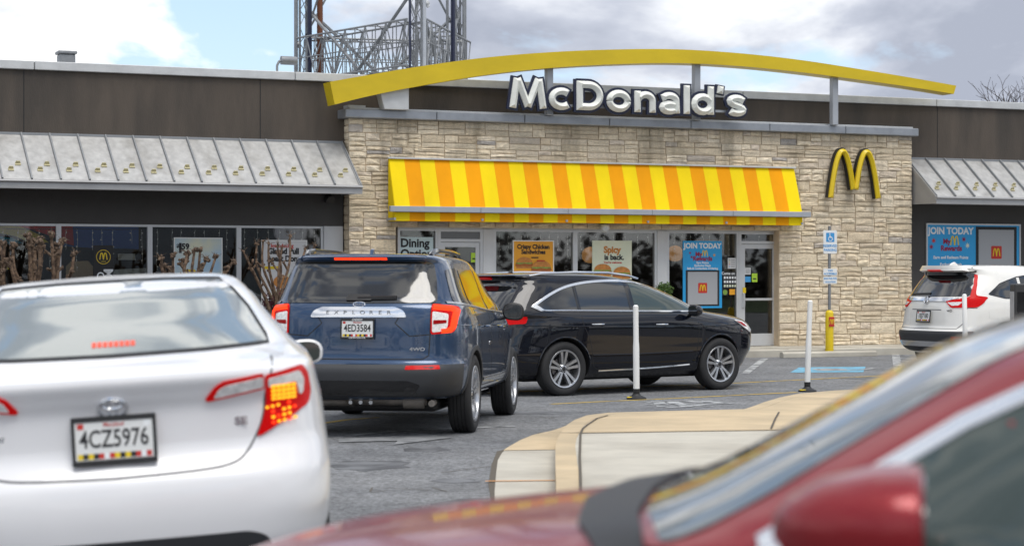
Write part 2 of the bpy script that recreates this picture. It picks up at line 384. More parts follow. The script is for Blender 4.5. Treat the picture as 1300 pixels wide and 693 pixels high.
def sheet(name, poly, h, m, kind='structure', base=None, parent=None):
    """flat plate following the ground: poly of world xy, top h above ground; base = skirt depth"""
    # split at the breakpoints of the land
    pts = []
    for i, p in enumerate(poly):
        q = poly[(i + 1) % len(poly)]; pts.append(Vector(p)); ks = []
        for br in (6, 20, 28, 42):
            if (p[1] - br) * (q[1] - br) < 0: ks.append((br - p[1]) / (q[1] - p[1]))
        for t in sorted(ks): pts.append(Vector(p).lerp(Vector(q), t))
    inner = []
    y0 = min(p.y for p in pts); y1 = max(p.y for p in pts); x0 = min(p.x for p in pts); x1 = max(p.x for p in pts)
    for br in (6, 20, 28, 42):
        if y0 < br < y1:
            k = 12
            inner += [Vector((x0 + (x1 - x0) * (i + .5) / k, br)) for i in range(k)]
    n = len(pts)
    vs, es, fs, *_ = geometry.delaunay_2d_cdt(pts + inner, [(i, (i + 1) % n) for i in range(n)], [], 1, 1e-5)
    mb = MB(); mb.v = [(v.x, v.y, gz(v.y) + h) for v in vs]
    mb.f = [tuple(f) for f in fs]; mb.mi = [0] * len(mb.f)
    if base is not None:
        b = len(mb.v); mb.v += [(p.x, p.y, gz(p.y) + h) for p in pts] + [(p.x, p.y, gz(p.y) + base) for p in pts]
        for i in range(n): mb.f.append((b + i, b + (i + 1) % n, b + n + (i + 1) % n, b + n + i)); mb.mi.append(0)
    o = mb.build(name, m, parent)
    if kind: tag(o, kind=kind)
    return o
def band(path, wd):
    """closed outline of a line of given width along world xy points"""
    P = [Vector(p) for p in path]; l = []; r_ = []
    for i, p in enumerate(P):
        d = (P[min(i + 1, len(P) - 1)] - P[max(i - 1, 0)]).normalized(); nn = Vector((-d.y, d.x)) * wd / 2
        l.append(p + nn); r_.append(p - nn)
    return l + r_[::-1]

# raised island with a kerb, drawn from where its edges stand on the ground
KH = .13
kerb_px = [(706, 660), (706, 613), (705, 590), (705, 568), (708, 558), (713, 550), (720, 541), (729, 535), (745, 529), (772, 525.5), (860, 523), (945, 521), (957, 517), (970, 512), (990, 506), (1014, 501), (1060, 497), (1126, 494), (1420, 482)]
kerb = [gp(x, y, KH * .9) for x, y in kerb_px]
def inset(path, d):
    P = [Vector(p) for p in path]; out = []
    for i, p in enumerate(P):
        t = (P[min(i + 1, len(P) - 1)] - P[max(i - 1, 0)]).normalized(); out.append(p + Vector((t.y, -t.x)) * d)
    return out
far_r = Vector((13, 27)); near_r = Vector((13, 9.5)); near_l = Vector((kerb[0][0] + .05, 9.5))
k0 = [Vector(kerb[0]) + Vector((0.02, -3.2))] + [Vector(p) for p in kerb]
isl = k0 + [Vector((k0[-1].x, 9.3))]
sheet('island_pavement', inset(k0, .16) + [Vector((k0[-1].x, 9.2))], KH, M['concrete'], base=-.05)
kin = inset(k0, .165)
for i in range(0, len(k0) - 1):
    a, b = k0[i], k0[i + 1]; c, d = kin[i + 1], kin[i]
sheet('island_kerb', [*k0, *kin[::-1]], KH + .004, M['tan'], base=-.05)
bnd_l = Vector(gp(737, 550, KH)); bnd_r = Vector(gp(1044, 545, KH)); bnd_rr = bnd_r + (bnd_r - bnd_l) * 2.2
top = [p for p in inset(k0, .172) if p.y > bnd_l.y + .05]
endx = top[-1]
tan_poly = [bnd_l + Vector((-.12, 0))] + top + [Vector((endx.x, bnd_rr.y))]
sheet('tan_pavement_band', tan_poly, KH + .004, M['tan'])
sheet('pavement_joint', band([bnd_l + Vector((-.3, 0)), bnd_l, bnd_r, bnd_rr], .025), KH + .009, M['joint'])
jl = [gp(737, 640, KH), gp(737, 615, KH), gp(736, 580, KH), gp(737, 552, KH), gp(740, 545, KH), gp(746, 540, KH), gp(758, 532, KH), gp(772, 528, KH)]
sheet('pavement_joint', band(jl, .02), KH + .012, M['joint'])
sheet('pavement_joint', band([gp(979, 545, KH), gp(984, 533, KH), gp(989, 524, KH)], .02), KH + .012, M['joint'])
gut = [gp(*p) for p in [(628, 660), (628, 624), (630, 600), (632, 585), (637, 576), (643, 570), (660, 560), (677, 553), (700, 548), (712, 544), (722, 540)]]
gpoly = [Vector(p) for p in gut] + [Vector(gp(728, 537)), Vector(gp(718, 547)), Vector(gp(713, 556)), Vector(gp(711, 570)), Vector(gp(712, 620)), Vector(gp(712, 670))]
sheet('gutter_apron', gpoly, .008, M['concrete'])
gtan = [Vector(gp(*p)) for p in [(639, 573), (643, 570), (660, 560), (677, 553), (700, 548), (712, 544), (722, 540), (728, 537), (718, 547), (713, 556), (711, 572)]]
sheet('tan_gutter_band', gtan, .012, M['tan'])
sheet('orange_survey_mark', band([gp(616, 612.5), gp(660, 612), gp(705, 611.5)], .045), .014, M['org_line'])
sheet('broken_asphalt_edge', [gp(624, 640), gp(620, 615), gp(624, 590), gp(631, 573), (gpoly[5][0], gpoly[5][1]), gpoly[3], gpoly[2], gpoly[1], gpoly[0]], .004, M['joint'])

# painted markings
sheet('yellow_line', band([gp(700, 513), gp(760, 510), gp(860, 505.5), gp(970, 500), (Vector(gp(1012, 498)))], .10), .004, M['ylw_line'])
sheet('yellow_line', band([gp(560, 502), gp(652, 497.5), gp(940, 486), gp(1160, 475), gp(1330, 467)], .10), .004, M['ylw_line'])
sheet('yellow_line', band([gp(405, 538), gp(440, 533), gp(480, 530)], .10), .004, M['ylw_line'])
sheet('white_lane_line', band([gp(440, 553), gp(520, 546), gp(652, 541)], .12), .004, M['wht_line'])
sheet('white_arrow', [gp(*p) for p in [(430, 558), (520, 553), (520, 549), (575, 556), (500, 565), (505, 560), (430, 562)]], .008, M['shaded_white'])
for a in [[(818, 511), (846, 509.5)], [(826, 514.5), (858, 512)], [(852, 509.8), (876, 517)], [(868, 509), (908, 512)], [(880, 515), (925, 511.5)], [(845, 517), (905, 516)], [(893, 509), (926, 513)], [(834, 509), (842, 516)]]:
    sheet('worn_pavement_marking', band([gp(*a[0]), gp(*a[1])], .16), .004, M['wht_line'])
sheet('white_stall_line', band([gp(946, 474), gp(971, 455)], .14), .004, M['wht_line'])
hp = [gp(*p) for p in [(1003, 473), (1014, 466.5), (1099, 465.5), (1096, 472.5)]]
sheet('blue_access_patch', hp, .004, M['blu_line'])
cx_, cy_ = [sum(p[i] for p in hp) / 4 for i in (0, 1)]
sheet('white_access_symbol', [(cx_ + a * .62, cy_ + b * .9) for a, b in ell(0, 0, .5, .42, 12)], .008, M['wht_line'])
sheet('white_access_symbol', band([(cx_ - .3, cy_ - .5), (cx_ + .5, cy_ - .15), (cx_ + .9, cy_ + .5)], .12), .008, M['wht_line'])
sheet('white_hatch_line', band([gp(1137, 450), gp(1141, 473)], .16), .004, M['wht_line'])
for k in range(6):
    yy = 451 + k * 3.9
    sheet('white_hatch_line', band([gp(1140 + k * .6, yy), gp(1164 + k * 4, yy + 1)], .22), .006, M['wht_line'])
# cracks
rc = random.Random(5)
for k, (x, y) in enumerate([(560, 600), (470, 625), (640, 560), (700, 530), (1040, 485), (880, 497)]):
    p = [gp(x, y)]
    for q in range(7): p.append((p[-1][0] + rc.uniform(-.12, .3), p[-1][1] + rc.uniform(-.18, .35)))
    sheet('asphalt_crack', band(p, .013), .003, M['joint'])

for k, (x, y, rx, ry) in enumerate([(470, 590, .35, .5), (540, 570, .22, .3), (600, 640, .3, .35), (690, 524, .5, .35), (905, 492, .35, .3), (1090, 480, .4, .3), (580, 610, .18, .2)]):
    q = gp(x, y); pp_ = [(q[0] + rx * math.cos(t * PI / 8) * rc.uniform(.7, 1.2), q[1] + ry * math.sin(t * PI / 8) * rc.uniform(.7, 1.2)) for t in range(16)]
    sheet('oil_stain', pp_, .0025, M['oil'])
# building-side pavement, planting bed
def fsheet(name, u0, u1, y0, y1, z0, z1, m, bev=.012):
    o = MB().box(u0, u1, y0, y1, z0, z1).build(name, m, bevel=bev); o.location = fw(0, 0, 0); o.rotation_euler = (0, 0, ALPHA); return tag(o, kind='structure')
fsheet('shop_pavement', -.6, 40, -1.55, .6, GB - .1, GB + .15, M['concrete'])
fsheet('shop_kerb', -.6, 40, -1.70, -1.553, GB - .1, GB + .145, M['concrete'])
fsheet('planting_bed', -40, -.61, -3.4, .6, GB - .1, GB + .10, M['dirt'])
for k in range(1, 9):
    fsheet('pavement_joint', k * 1.8 - .01, k * 1.8 + .01, -1.55, 0, GB + .15, GB + .152, M['joint'], 0)
u, z = fl(993, 447, -2.1); u1 = fl(1112, 447, -2.1)[0]
ps = fthing('parking_stop', 'low pale concrete wheel stop at the kerb near the yellow bollard', 'parking stop', u, -2.15, GB)
MB().prism([(0, 0), (0, .09), (.04, .12), (.12, .12), (.16, .09), (.16, 0)], lambda a, b: (0, a, b), lambda a, b: (u1 - u, a, b)).build('stop_block', M['concrete'], ps, bevel=.008)

# ================================================================== BUILDING
bld = fthing('restaurant_building', 'single storey restaurant with tan stone front, dark parapet and seamed metal canopies', 'building', 0, 0, GB + .15)
BZ = GB + .15                     # local z = world z - BZ
def bz(z): return z - BZ
LEFT = -26.0; RIGHT = 36.0; SW = U(1158)            # stone wall spans 0..SW
ZST = Zf(443, 150)                                   # stone top
PY = .35                                             # dark walls stand back
ZPT = Zf(443, 95, PY)                                # parapet top
mb = MB(); op0, op1 = U(503), U(989.5); zop = Zf(700, 290)
# masonry backing, with the storefront opening left out
for a, b, c, d in [(0.04, op0, 0, bz(ZST)), (op1, SW - .04, 0, bz(ZST)), (op0, op1, bz(zop), bz(ZST))]:
    mb.box(a, b, 0.03, .40, c, d)
wall = mb.build('stone_wall', M['mortar'], bld)
# dark walls
mb = MB()
ZWH = Zf(200, 285, PY)                               # head of left windows
lw0, lw1 = LEFT, U(411, PY)
mb.box(LEFT, -.002, PY, PY + .3, bz(ZWH), bz(ZPT) - .25)
mb.box(LEFT, lw1, PY, PY + .3, -.1, bz(.32))
MB().box(lw1, -.002, PY - .01, PY + .3, 0, bz(ZWH)).build('wall_panel', M['panel'], bld, bevel=.006)
mb.build('wall', M['render_grey'], bld)
zcan = Zf(200, 176, PY)
MB().box(LEFT, RIGHT, PY - .02, PY + .35, bz(zcan) - .05, bz(ZPT) - .02).build('parapet_wall', M['render_dark'], bld)
mb = MB(); mb.box(SW + .002, RIGHT, PY, PY + .3, 0, bz(zcan) - .06); mb.build('wall', M['render_grey'], bld)
# parapet cap in lengths
x = LEFT
while x < RIGHT:
    MB().box(x, x + 4.985, PY - .09, PY + .5, bz(ZPT) - .16, bz(ZPT)).build('parapet_cap', M['cap_light'], bld, bevel=.01); x += 5
# side / rear closing walls and flat roof
MB().box(LEFT, RIGHT, PY + .36, 16, bz(ZPT) - .8, bz(ZPT) - .6).build('roof', M['cap_light'], bld)
for a in (LEFT - .31, RIGHT + .01): MB().box(a, a + .3, PY, 16, 0, bz(ZPT) - .1).build('wall', M['render_dark'], bld)
MB().box(LEFT, RIGHT, 16.01, 16.3, 0, bz(ZPT) - .1).build('wall', M['render_dark'], bld)
# vertical joints in the parapet render
for px in (1147, 1165): pass
for uu in [U(1142, PY) + 1.0, U(330, PY), U(30, PY)]:
    MB().box(uu - .008, uu + .008, PY - .024, PY - .021, bz(zcan), bz(ZPT) - .17).build('control_joint', M['gap'], bld)
# stone coping
x = -.12; n = 7; wl = (SW + .2) / n
for k in range(n):
    MB().box(x + k * wl, x + (k + 1) * wl - .012, -.16, .42, bz(ZST), bz(ZST) + .17).build('coping', M['cap'], bld, bevel=.015)
MB().box(0, SW, -.03, .36, bz(ZST) + .17, bz(ZST) + .21).build('coping_flashing', M['cap_light'], bld)
MB().box(0.0, .36, PY - .3, .36, bz(ZST) + .21, bz(ZST) + .26).build('loose_flashing', M['cap_light'], bld)

# ---- individual stones
rs = random.Random(3)
def stone_mesh(k):
    """unit stone 1 x 1 face, y from 0 (back) to -1 (front, scaled by depth), chipped split face"""
    mb = MB(); nx, nz = 3, 3; r_ = random.Random(100 + k)
    g = []
    for j in range(nz + 1):
        for i in range(nx + 1):
            ex = (i in (0, nx)); ez = (j in (0, nz))
            xx = i / nx - .5; zz = j / nz
            if not ex: xx += r_.uniform(-.08, .08)
            if not ez: zz += r_.uniform(-.08, .08)
            yy = -r_.uniform(.62, 1.15) if not (ex or ez) else -r_.uniform(.40, .72)
            if ex: xx += (-1 if i else 1) * r_.uniform(.0, .018)
            if ez: zz += (-1 if j else 1) * r_.uniform(.0, .05)
            g.append((xx, yy, zz))
    b = len(g); per = [i for i in range(nx + 1)] + [(nx + 1) * j + nx for j in range(1, nz + 1)] + [(nx + 1) * nz + i for i in range(nx - 1, -1, -1)] + [(nx + 1) * j for j in range(nz - 1, 0, -1)]
    vs = g + [(g[i][0], 0.3, g[i][2]) for i in per]
    fs = [(j * (nx + 1) + i, j * (nx + 1) + i + 1, (j + 1) * (nx + 1) + i + 1, (j + 1) * (nx + 1) + i) for j in range(nz) for i in range(nx)]
    m = len(per)
    for i in range(m): fs.append((per[i], b + i, b + (i + 1) % m, per[(i + 1) % m]))
    mb.add(vs, fs); return mb
SV = [stone_mesh(k) for k in range(18)]
SVm = [s.mesh(M['stone']) for s in SV]
stones = []
zt = bz(ZST); z = 0.0; head = bz(zop)
courses = []
while z < zt - .05:
    h = rs.uniform(.22, .29)
    if z < head < z + h + .1: h = head - z if head - z > .12 else h
    if zt - z < h + .15: h = zt - z
    courses.append((z, h)); z += h
def fill(u0, u1, z, h):
    x = u0
    while x < u1 - .02:
        wd = rs.uniform(.26, .70)
        if u1 - x < wd + .22: wd = u1 - x if u1 - x < .8 else (u1 - x) / 2
        t = rs.random()
        if t < .09: stones.append((x, z, wd, h))
        elif t < .80:
            f = rs.uniform(.38, .62)
            stones.append((x, z, wd, h * f))
            if rs.random() < .35 and wd > .4:
                s = rs.uniform(.4, .6); stones.append((x, z + h * f, wd * s, h * (1 - f))); stones.append((x + wd * s, z + h * f, wd * (1 - s), h * (1 - f)))
            else: stones.append((x, z + h * f, wd, h * (1 - f)))
        else:
            for q in range(3): stones.append((x, z + h * q / 3, wd, h / 3))
        x += wd
for z, h in courses:
    if z + .02 < head: fill(0, op0, z, h); fill(op1, SW, z, h)
    elif z < head + .12 and False: pass
    else: fill(0, SW, z, h)
stones.sort(key=lambda s: -s[2] * s[3] * (1.25 if s[1] > .5 else 1))
rest = MB()
for k, (x, z, wd, h) in enumerate(stones):
    i = rs.randrange(18); dep = rs.uniform(.028, .055); j = .004
    fl_ = rs.choice((1, -1))
    if k < 300:
        link('stone', SVm[i], wall, (x + wd / 2, .03, z + j), None, ((wd - 2 * j) * fl_, dep, h - 2 * j))
    else:
        s = SV[i]; vs = [(x + wd / 2 + v[0] * fl_ * (wd - 2 * j), .03 + v[1] * dep, z + j + v[2] * (h - 2 * j)) for v in s.v]
        rest.add(vs, s.f)
tag(rest.build('stonework', M['stone'], wall), kind='stuff')
# left return of the stone wall
mb = MB(); z = 0; k = 0
while z < zt - .03:
    h = min(rs.uniform(.14, .2), zt - z)
    s = SV[k % 18]; k += 1
    mb.add([(0.045 + v[1] * .045, .20 + v[0] * .34, z + .005 + v[2] * (h - .01)) for v in s.v], s.f); z += h
tag(mb.build('return_stonework', M['stone'], wall), kind='stuff')
# stain streaks on stone are dirt: thin weathering runs below the coping
# ---- storefronts
def frame_box(u0, u1, z0, z1, y, d=.09, parent=bld, name='frame', m='alu'):
    return MB().box(u0, u1, y, y + d, z0, z1).build(name, M[m], parent, bevel=.004)
def window(u0, u1, z0, z1, y, t=.05, label=None):
    """a frame with its pane"""
    mb = MB(); d = .1
    mb.box(u0, u0 + t, y, y + d, z0, z1); mb.box(u1 - t, u1, y, y + d, z0, z1)
    mb.box(u0 + t, u1 - t, y, y + d, z0, z0 + t); mb.box(u0 + t, u1 - t, y, y + d, z1 - t, z1)
    w_ = mb.build('window', M['alu'], bld)
    MB().box(u0 + t - .003, u1 - t + .003, y + .045, y + .053, z0 + t - .003, z1 - t + .003).build('pane', M['bankglass'], w_)
    if label: w_['label'] = label
    return w_
xs = [LEFT, U(-340, PY), U(-220, PY), U(-145, PY), U(-38, PY), U(75, PY), U(191, PY), U(304, PY), lw1]
for a, b in zip(xs, xs[1:]): window(a + .001, b - .001, bz(.32), bz(ZWH) - .002, PY + .03, .045)
SY = .22
zd = Zf(955, 308, SY); zh = bz(Zf(700, 291.5, SY)); zdt = bz(Zf(960, 308, SY)); zb = .12
def ux(px): return U(px, SY)
window(ux(505), ux(556) - .002, zb, zh, SY)
window(ux(627), ux(730.5) - .001, zb, zh, SY); window(ux(730.5), ux(834), zb, zh, SY)
window(ux(847), ux(938) - .002, zb, zh, SY)
for a, b in ((613, 627), (834, 847)):
    MB().box(ux(a) + .001, ux(b) - .001, SY - .02, SY + .1, 0, zh).build('pilaster_panel', M['panel'], bld, bevel=.006)
MB().box(ux(505), ux(990), SY - .01, SY + .13, zh + .002, bz(zop) + .02).build('storefront_header', M['alu'], bld, bevel=.005)
MB().box(ux(505), ux(556), SY, SY + .1, 0, zb - .002).build('bulkhead', M['alu'], bld); 
for a, b in ((627, 834), (847, 938)): MB().box(ux(a), ux(b), SY, SY + .1, 0, zb - .002).build('bulkhead', M['alu'], bld)
def door(a, b, hinge_right, lit):
    u0, u1 = ux(a), ux(b); t = .06
    mb = MB(); mb.box(u0, u0 + t, SY - .005, SY + .12, 0, zh); mb.box(u1 - t, u1, SY - .005, SY + .12, 0, zh)
    mb.box(u0 + t, u1 - t, SY - .005, SY + .12, zdt - .03, zdt + .03); mb.box(u0 + t, u1 - t, SY - .005, SY + .12, zh - t, zh)
    fr = mb.build('door_frame', M['alu'], bld)
    if lit: MB().box(u0 + t, u1 - t, SY + .05, SY + .058, zdt + .03, zh - t).build('transom_pane', M['bankglass'], fr)
    else: MB().box(u0 + t, u1 - t, SY + .02, SY + .058, zdt + .03, zh - t).build('transom_panel', M['transom'], fr)
    s = .09; a0, a1, h1 = u0 + t + .006, u1 - t - .006, zdt - .04
    mb = MB(); mb.box(a0, a0 + s, SY + .01, SY + .055, .012, h1); mb.box(a1 - s, a1, SY + .01, SY + .055, .012, h1)
    mb.box(a0 + s, a1 - s, SY + .01, SY + .055, h1 - s, h1); mb.box(a0 + s, a1 - s, SY + .01, SY + .055, .012, .27)
    dr = mb.build('door', M['alu'], bld)
    MB().box(a0 + s, a1 - s, SY + .028, SY + .036, .27, h1 - s).build('door_pane', M['bankglass'], dr)
    MB().box(a0 + s, a1 - s, SY - .02, SY + .005, .98, 1.03).build('push_bar', M['alu'], dr, bevel=.006)
    hx = a0 + .04 if hinge_right else a1 - .04
    MB().tube([(hx, SY + .01, .82), (hx, SY - .05, .84), (hx, SY - .06, .90), (hx, SY - .06, 1.05), (hx, SY - .05, 1.12), (hx, SY + .01, 1.14)], .014, 8).build('handle', M['alu'], dr, smooth=True)
    return dr
door(556, 613, False, False); door(938, 989, True, True)
# right end wall window (poster case) handled as a poster
# ---- interior: floor, ceiling, back wall and dim fittings
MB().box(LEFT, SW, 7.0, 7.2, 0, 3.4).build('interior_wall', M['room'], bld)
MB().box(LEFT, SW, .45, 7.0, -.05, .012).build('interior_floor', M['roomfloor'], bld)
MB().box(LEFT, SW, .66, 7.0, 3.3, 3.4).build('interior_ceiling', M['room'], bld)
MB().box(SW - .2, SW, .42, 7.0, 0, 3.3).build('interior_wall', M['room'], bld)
# mural of coloured waves on the left interior wall
def backdrop(pts, m, y):
    mb = MB(); mb.prism(pts, lambda a, b: (a, y, b), lambda a, b: (a, y + .02, b)); return mb.build('backdrop_panel', m, bld)
m1 = mat('mural_blue', (.03, .10, .42), .7); m2 = mat('mural_red', (.55, .03, .03), .7); m3 = mat('mural_yellow', (.75, .60, .03), .7); m4 = mat('mural_aqua', (.03, .40, .62), .7)
yb = 1.0
def mpx(pts, y): return [(fl(px, py, y)[0], fl(px, py, y)[1] - BZ) for px, py in pts]
backdrop(mpx([(72, 284), (176, 285), (176, 316), (120, 315), (72, 312)], yb), m1, yb)
backdrop(mpx([(14, 284), (92, 284), (94, 312), (84, 309), (66, 300), (40, 291), (22, 287)], yb - .04), m2, yb - .04)
backdrop(mpx([(-60, 284), (14, 284), (30, 289), (50, 298), (62, 308), (40, 309), (20, 300), (0, 296), (-60, 296)], yb - .08), m3, yb - .08)
backdrop(mpx([(-60, 300), (0, 300), (16, 302), (30, 309), (-60, 311)], yb - .12), m4, yb - .12)
m5 = mat('booth_tan', (.42, .33, .22), .8); m6 = mat('pale_counter_and_reflection', (.55, .62, .68), .6)
backdrop(mpx([(84, 338), (90, 332), (112, 331), (118, 338), (118, 370), (84, 370)], 1.6), m5, 1.6)
backdrop(mpx([(150, 322), (172, 322), (172, 330), (150, 330)], 1.8), m6, 1.8); backdrop(mpx([(146, 342), (190, 340), (196, 352), (140, 356)], 1.9), m6, 1.9)  # lower pale panel paints in a white vehicle's reflection in the glass
backdrop(mpx([(-20, 334), (8, 334), (12, 342), (-20, 346)], 1.5), m3, 1.5)
M['ceil'] = mat('ceiling_lamp_panel', (.8, .8, .75), .5, emit=(1, .88, .7), estr=5.0)
for uu in (-9.0, -7.4, -5.9, -4.4, -2.0, 2.6, 5.8, 9.0):
    lp = MB().box(uu - .6, uu + .6, .68, .94, 3.27, 3.298).build('ceiling_light', M['alu'], bld); MB().box(uu - .56, uu + .56, .70, .92, 3.262, 3.269).build('light_panel', M['ceil'], lp)
# ---- metal canopies
def canopy(u0, u1, name, left_hip, right_hip, parent):
    zt_ = bz(Zf(200, 175.5, PY)); E = 1.15
    ze = bz(Zf(200, 231, PY - E)); y1 = PY - E
    cv = MB().prism([(PY - .03, zt_ - .06), (y1 + .04, ze - .05), (y1 + .04, ze - .10), (PY - .03, ze - .10)], lambda a, b: (u0 + .03, a, b), lambda a, b: (u1 - .03, a, b)).build(name, M['seam_roof'], parent)
    n = max(1, round((u1 - u0) / .508)); pw = (u1 - u0) / n
    dv = Vector((0, y1 - PY, ze - zt_)); nn = Vector((0, -(dv.z), dv.y)).normalized()
    if nn.z < 0: nn = -nn
    T = Vector((0, PY - .03, zt_)); Eb = Vector((0, y1, ze))
    def sl(u, t, h): p = T.lerp(Eb, t) + nn * h; return (u, p.y, p.z)
    pm = MB(); pm.add([sl(0, 0, 0), sl(pw - .004, 0, 0), sl(pw - .004, 1, 0), sl(0, 1, 0), sl(0, 0, -.02), sl(pw - .004, 0, -.02), sl(pw - .004, 1, -.02), sl(0, 1, -.02)],
                      [(0, 1, 2, 3), (7, 6, 5, 4), (0, 4, 5, 1), (1, 5, 6, 2), (2, 6, 7, 3), (3, 7, 4, 0)]); pmesh = pm.mesh(M['seam_roof'])
    sm = MB(); 
    sm.add([sl(-.018, 0, 0), sl(.018, 0, 0), sl(.018, 1.0, 0), sl(-.018, 1.0, 0), sl(-.012, 0, .05), sl(.012, 0, .05), sl(.012, 1.01, .05), sl(-.012, 1.01, .05)],
           [(0, 3, 2, 1), (4, 5, 6, 7), (0, 1, 5, 4), (1, 2, 6, 5), (2, 3, 7, 6), (3, 0, 4, 7)]); smesh = sm.mesh(M['seam'])
    gm = MB(); gm.box(-.05, .05, -.03, .03, 0, .02); gm.prism([(-.05, .02), (.05, .02), (.035, .07), (-.035, .07)], lambda a, b: (a, .012, b), lambda a, b: (a, .028, b)); gmesh = gm.mesh(M['guard'], bevel=.003)
    ang = math.atan2(dv.z, -dv.y)
    for k in range(n):
        link('roof_panel', pmesh, cv, (u0 + k * pw, 0, 0))
        if k: link('roof_seam', smesh, cv, (u0 + k * pw, 0, 0))
        for q, t in ((.36, .80), (.64, .68)):
            p = sl(u0 + (k + q) * pw, t, .001); link('snow_guard', gmesh, cv, p, (-ang, 0, 0))
    for uu in (u0, u1):
        link('roof_seam', smesh, cv, (uu, 0, 0))
    # gutter fascia and soffit
    MB().prism([(y1 + .02, ze + .01), (y1 - .08, ze - .005), (y1 - .09, ze - .03), (y1 - .045, ze - .06), (y1 - .045, ze - .16), (y1 + .03, ze - .16)], lambda a, b: (u0 - .02, a, b), lambda a, b: (u1 + .02, a, b)).build('gutter', M['gutter'], cv)
    x = u0
    while x < u1 - .1:
        x2 = min(x + .3, u1); MB().box(x + .003, x2 - .003, y1 + .04, PY - .03, ze - .13, ze - .115).build('soffit_board', M['gutter'], cv); x = x2
    # end cheeks
    for uu in (u0, u1):
        MB().prism([(PY - .03, zt_ - .02), (y1 + .03, ze - .02), (y1 + .03, ze - .15), (PY - .03, ze - .15)], lambda a, b: (uu - .012, a, b), lambda a, b: (uu + .012, a, b)).build('canopy_cheek', M['gutter'], cv)
        MB().prism([(PY - .03, zt_ + .02), (y1 - .03, ze + .01), (y1 - .03, ze - .09), (PY - .03, zt_ - .08)], lambda a, b: (uu - .03, a, b), lambda a, b: (uu + .025, a, b)).build('rake_trim', M['gutter'], cv)
    MB().box(u0, u1, PY - .05, PY - .021, zt_ - .01, zt_ + .035).build('top_flashing', M['seam'], cv)
    return cv
canopy(-14.0 + .0, -.04, 'canopy_roof', 0, 1, bld)
canopy(SW + .06, SW + 8.2, 'canopy_roof', 1, 0, bld)
# ---- wall-mounted bits on the building
def facade_point(px, py, y): u, z = fl(px, py, y); return u, y, z
u, y, z = facade_point(417, 253, PY - .1)
o = fthing('wall_light', 'small black wall spotlight under the left canopy beside the stone', 'light', u, PY - .02, z - .08)
MB().box(-.06, .06, -.04, .02, .02, .14).build('mount', M['black'], o, bevel=.01)
MB().lathe([(.03, -.02), (.075, 0), (.09, .10), (.085, .12), (0, .12)], 14, Matrix.Translation((0, -.12, .12)) @ Matrix.Rotation(R(125), 4, 'X')).build('lamp_head', M['black'], o, smooth=True)
u, y, z = facade_point(765, 290, -.03)
o = fthing('security_camera', 'small grey dome camera below the striped awning', 'camera', u, -.03, z)
MB().lathe([(0, .07), (.09, .07), (.10, .04), (.10, -.01), (.07, -.05), (.03, -.08), (0, -.085)], 16).build('dome', M['cap_light'], o, smooth=True, loc=(0, -.1, .0))
MB().box(-.05, .05, -.1, .06, .04, .09).build('bracket', M['cap_light'], o, bevel=.008)
# rooftop pieces
u, z = fl(84, 71, 1.2); o = fthing('roof_vent', 'small dark vent box on the roof edge at far left', 'roof vent', u, 1.2, ZPT - .6)
MB().box(-.15, .15, -.15, .15, 0, z - ZPT + .62).build('vent_box', M['galv'], o, bevel=.02); MB().box(-.18, .18, -.18, .18, z - ZPT + .62, z - ZPT + .68).build('vent_lid', M['galv'], o, bevel=.015)
u, z = fl(353, 80, .55); o = fthing('roof_floodlight', 'grey cylindrical floodlight on a bent arm on the parapet', 'floodlight', u, .55, ZPT - .02)
zz = fl(360, 77, .55)[1] - ZPT + .02
MB().tube([(-.02, 0, 0), (-.02, 0, zz * .6), (.02, 0, zz * .9), (.08, 0, zz)], .025, 8).build('arm', M['galv'], o, smooth=True)
MB().lathe([(0, 0), (.085, 0), (.085, .30), (.075, .32), (0, .32)], 16, Matrix.Translation((.06, 0, zz)) @ Matrix.Rotation(R(90), 4, 'Y')).build('lamp_barrel', M['galv'], o, smooth=True)

# ================================================================== STRIPED AWNING
AE = .42
aw = fthing('striped_awning', 'long yellow and orange striped awning across the stone front', 'awning', U(492), 0, Zf(700, 268, -AE))
ul, ur = U(492), U(1005.5); zt_ = Zf(492, 201, -.06) - aw.location.z; zt_ = (Zf(492, 201, -.06) + Zf(1004, 215, -.06)) / 2 - aw.location.z
L_ = ur - ul; ns = 29; pw = L_ / ns
zl_ = 0.0
for k in range(ns):
    a, b = k * pw, (k + 1) * pw - .002
    top_, bot_ = (-.08, zt_), (-AE, .02)
    mb = MB(); prof = [top_, (-.08 - (AE - .08) * .5 - .004, zt_ * .5 + .01), bot_, (-AE + .02, .01), (-.06, zt_)]
    mb.prism(prof, lambda y, z: (a, y, z), lambda y, z: (b, y, z))
    mb.build('awning_stripe', M['yel' if k % 2 == 0 else 'ora'], aw)
    mb = MB(); mb.box(a, b, -AE + .03, -AE + .045, -.23, -.06); mb.box(a, b, -AE + .045, -.06, -.23, -.215)
    mb.build('valance_stripe', M['yel' if k % 2 == 0 else 'ora'], aw)
MB().box(-.03, L_ + .03, -.13, -.04, zt_, zt_ + .035).build('top_rail', M['cap_light'], aw, bevel=.006)
for k in range(5):
    s = (L_ + .3) / 5; MB().box(-.12 + k * s, -.12 + (k + 1) * s - .006, -AE - .07, -AE + .028, -.055, .055).build('front_rail', M['post'], aw, bevel=.006)
for k in range(6):
    s = L_ / 5 * k; MB().box(s - .02, s + .02, -AE, .02, -.215, -.17).build('bracket', M['post'], aw)
for uu in (0, L_):
    MB().prism([(-.05, zt_), (-AE + .01, 0), (-AE + .01, -.2), (-.05, -.2)], lambda y, z: (uu - .006, y, z), lambda y, z: (uu + .006, y, z)).build('end_panel', M['yel'], aw)

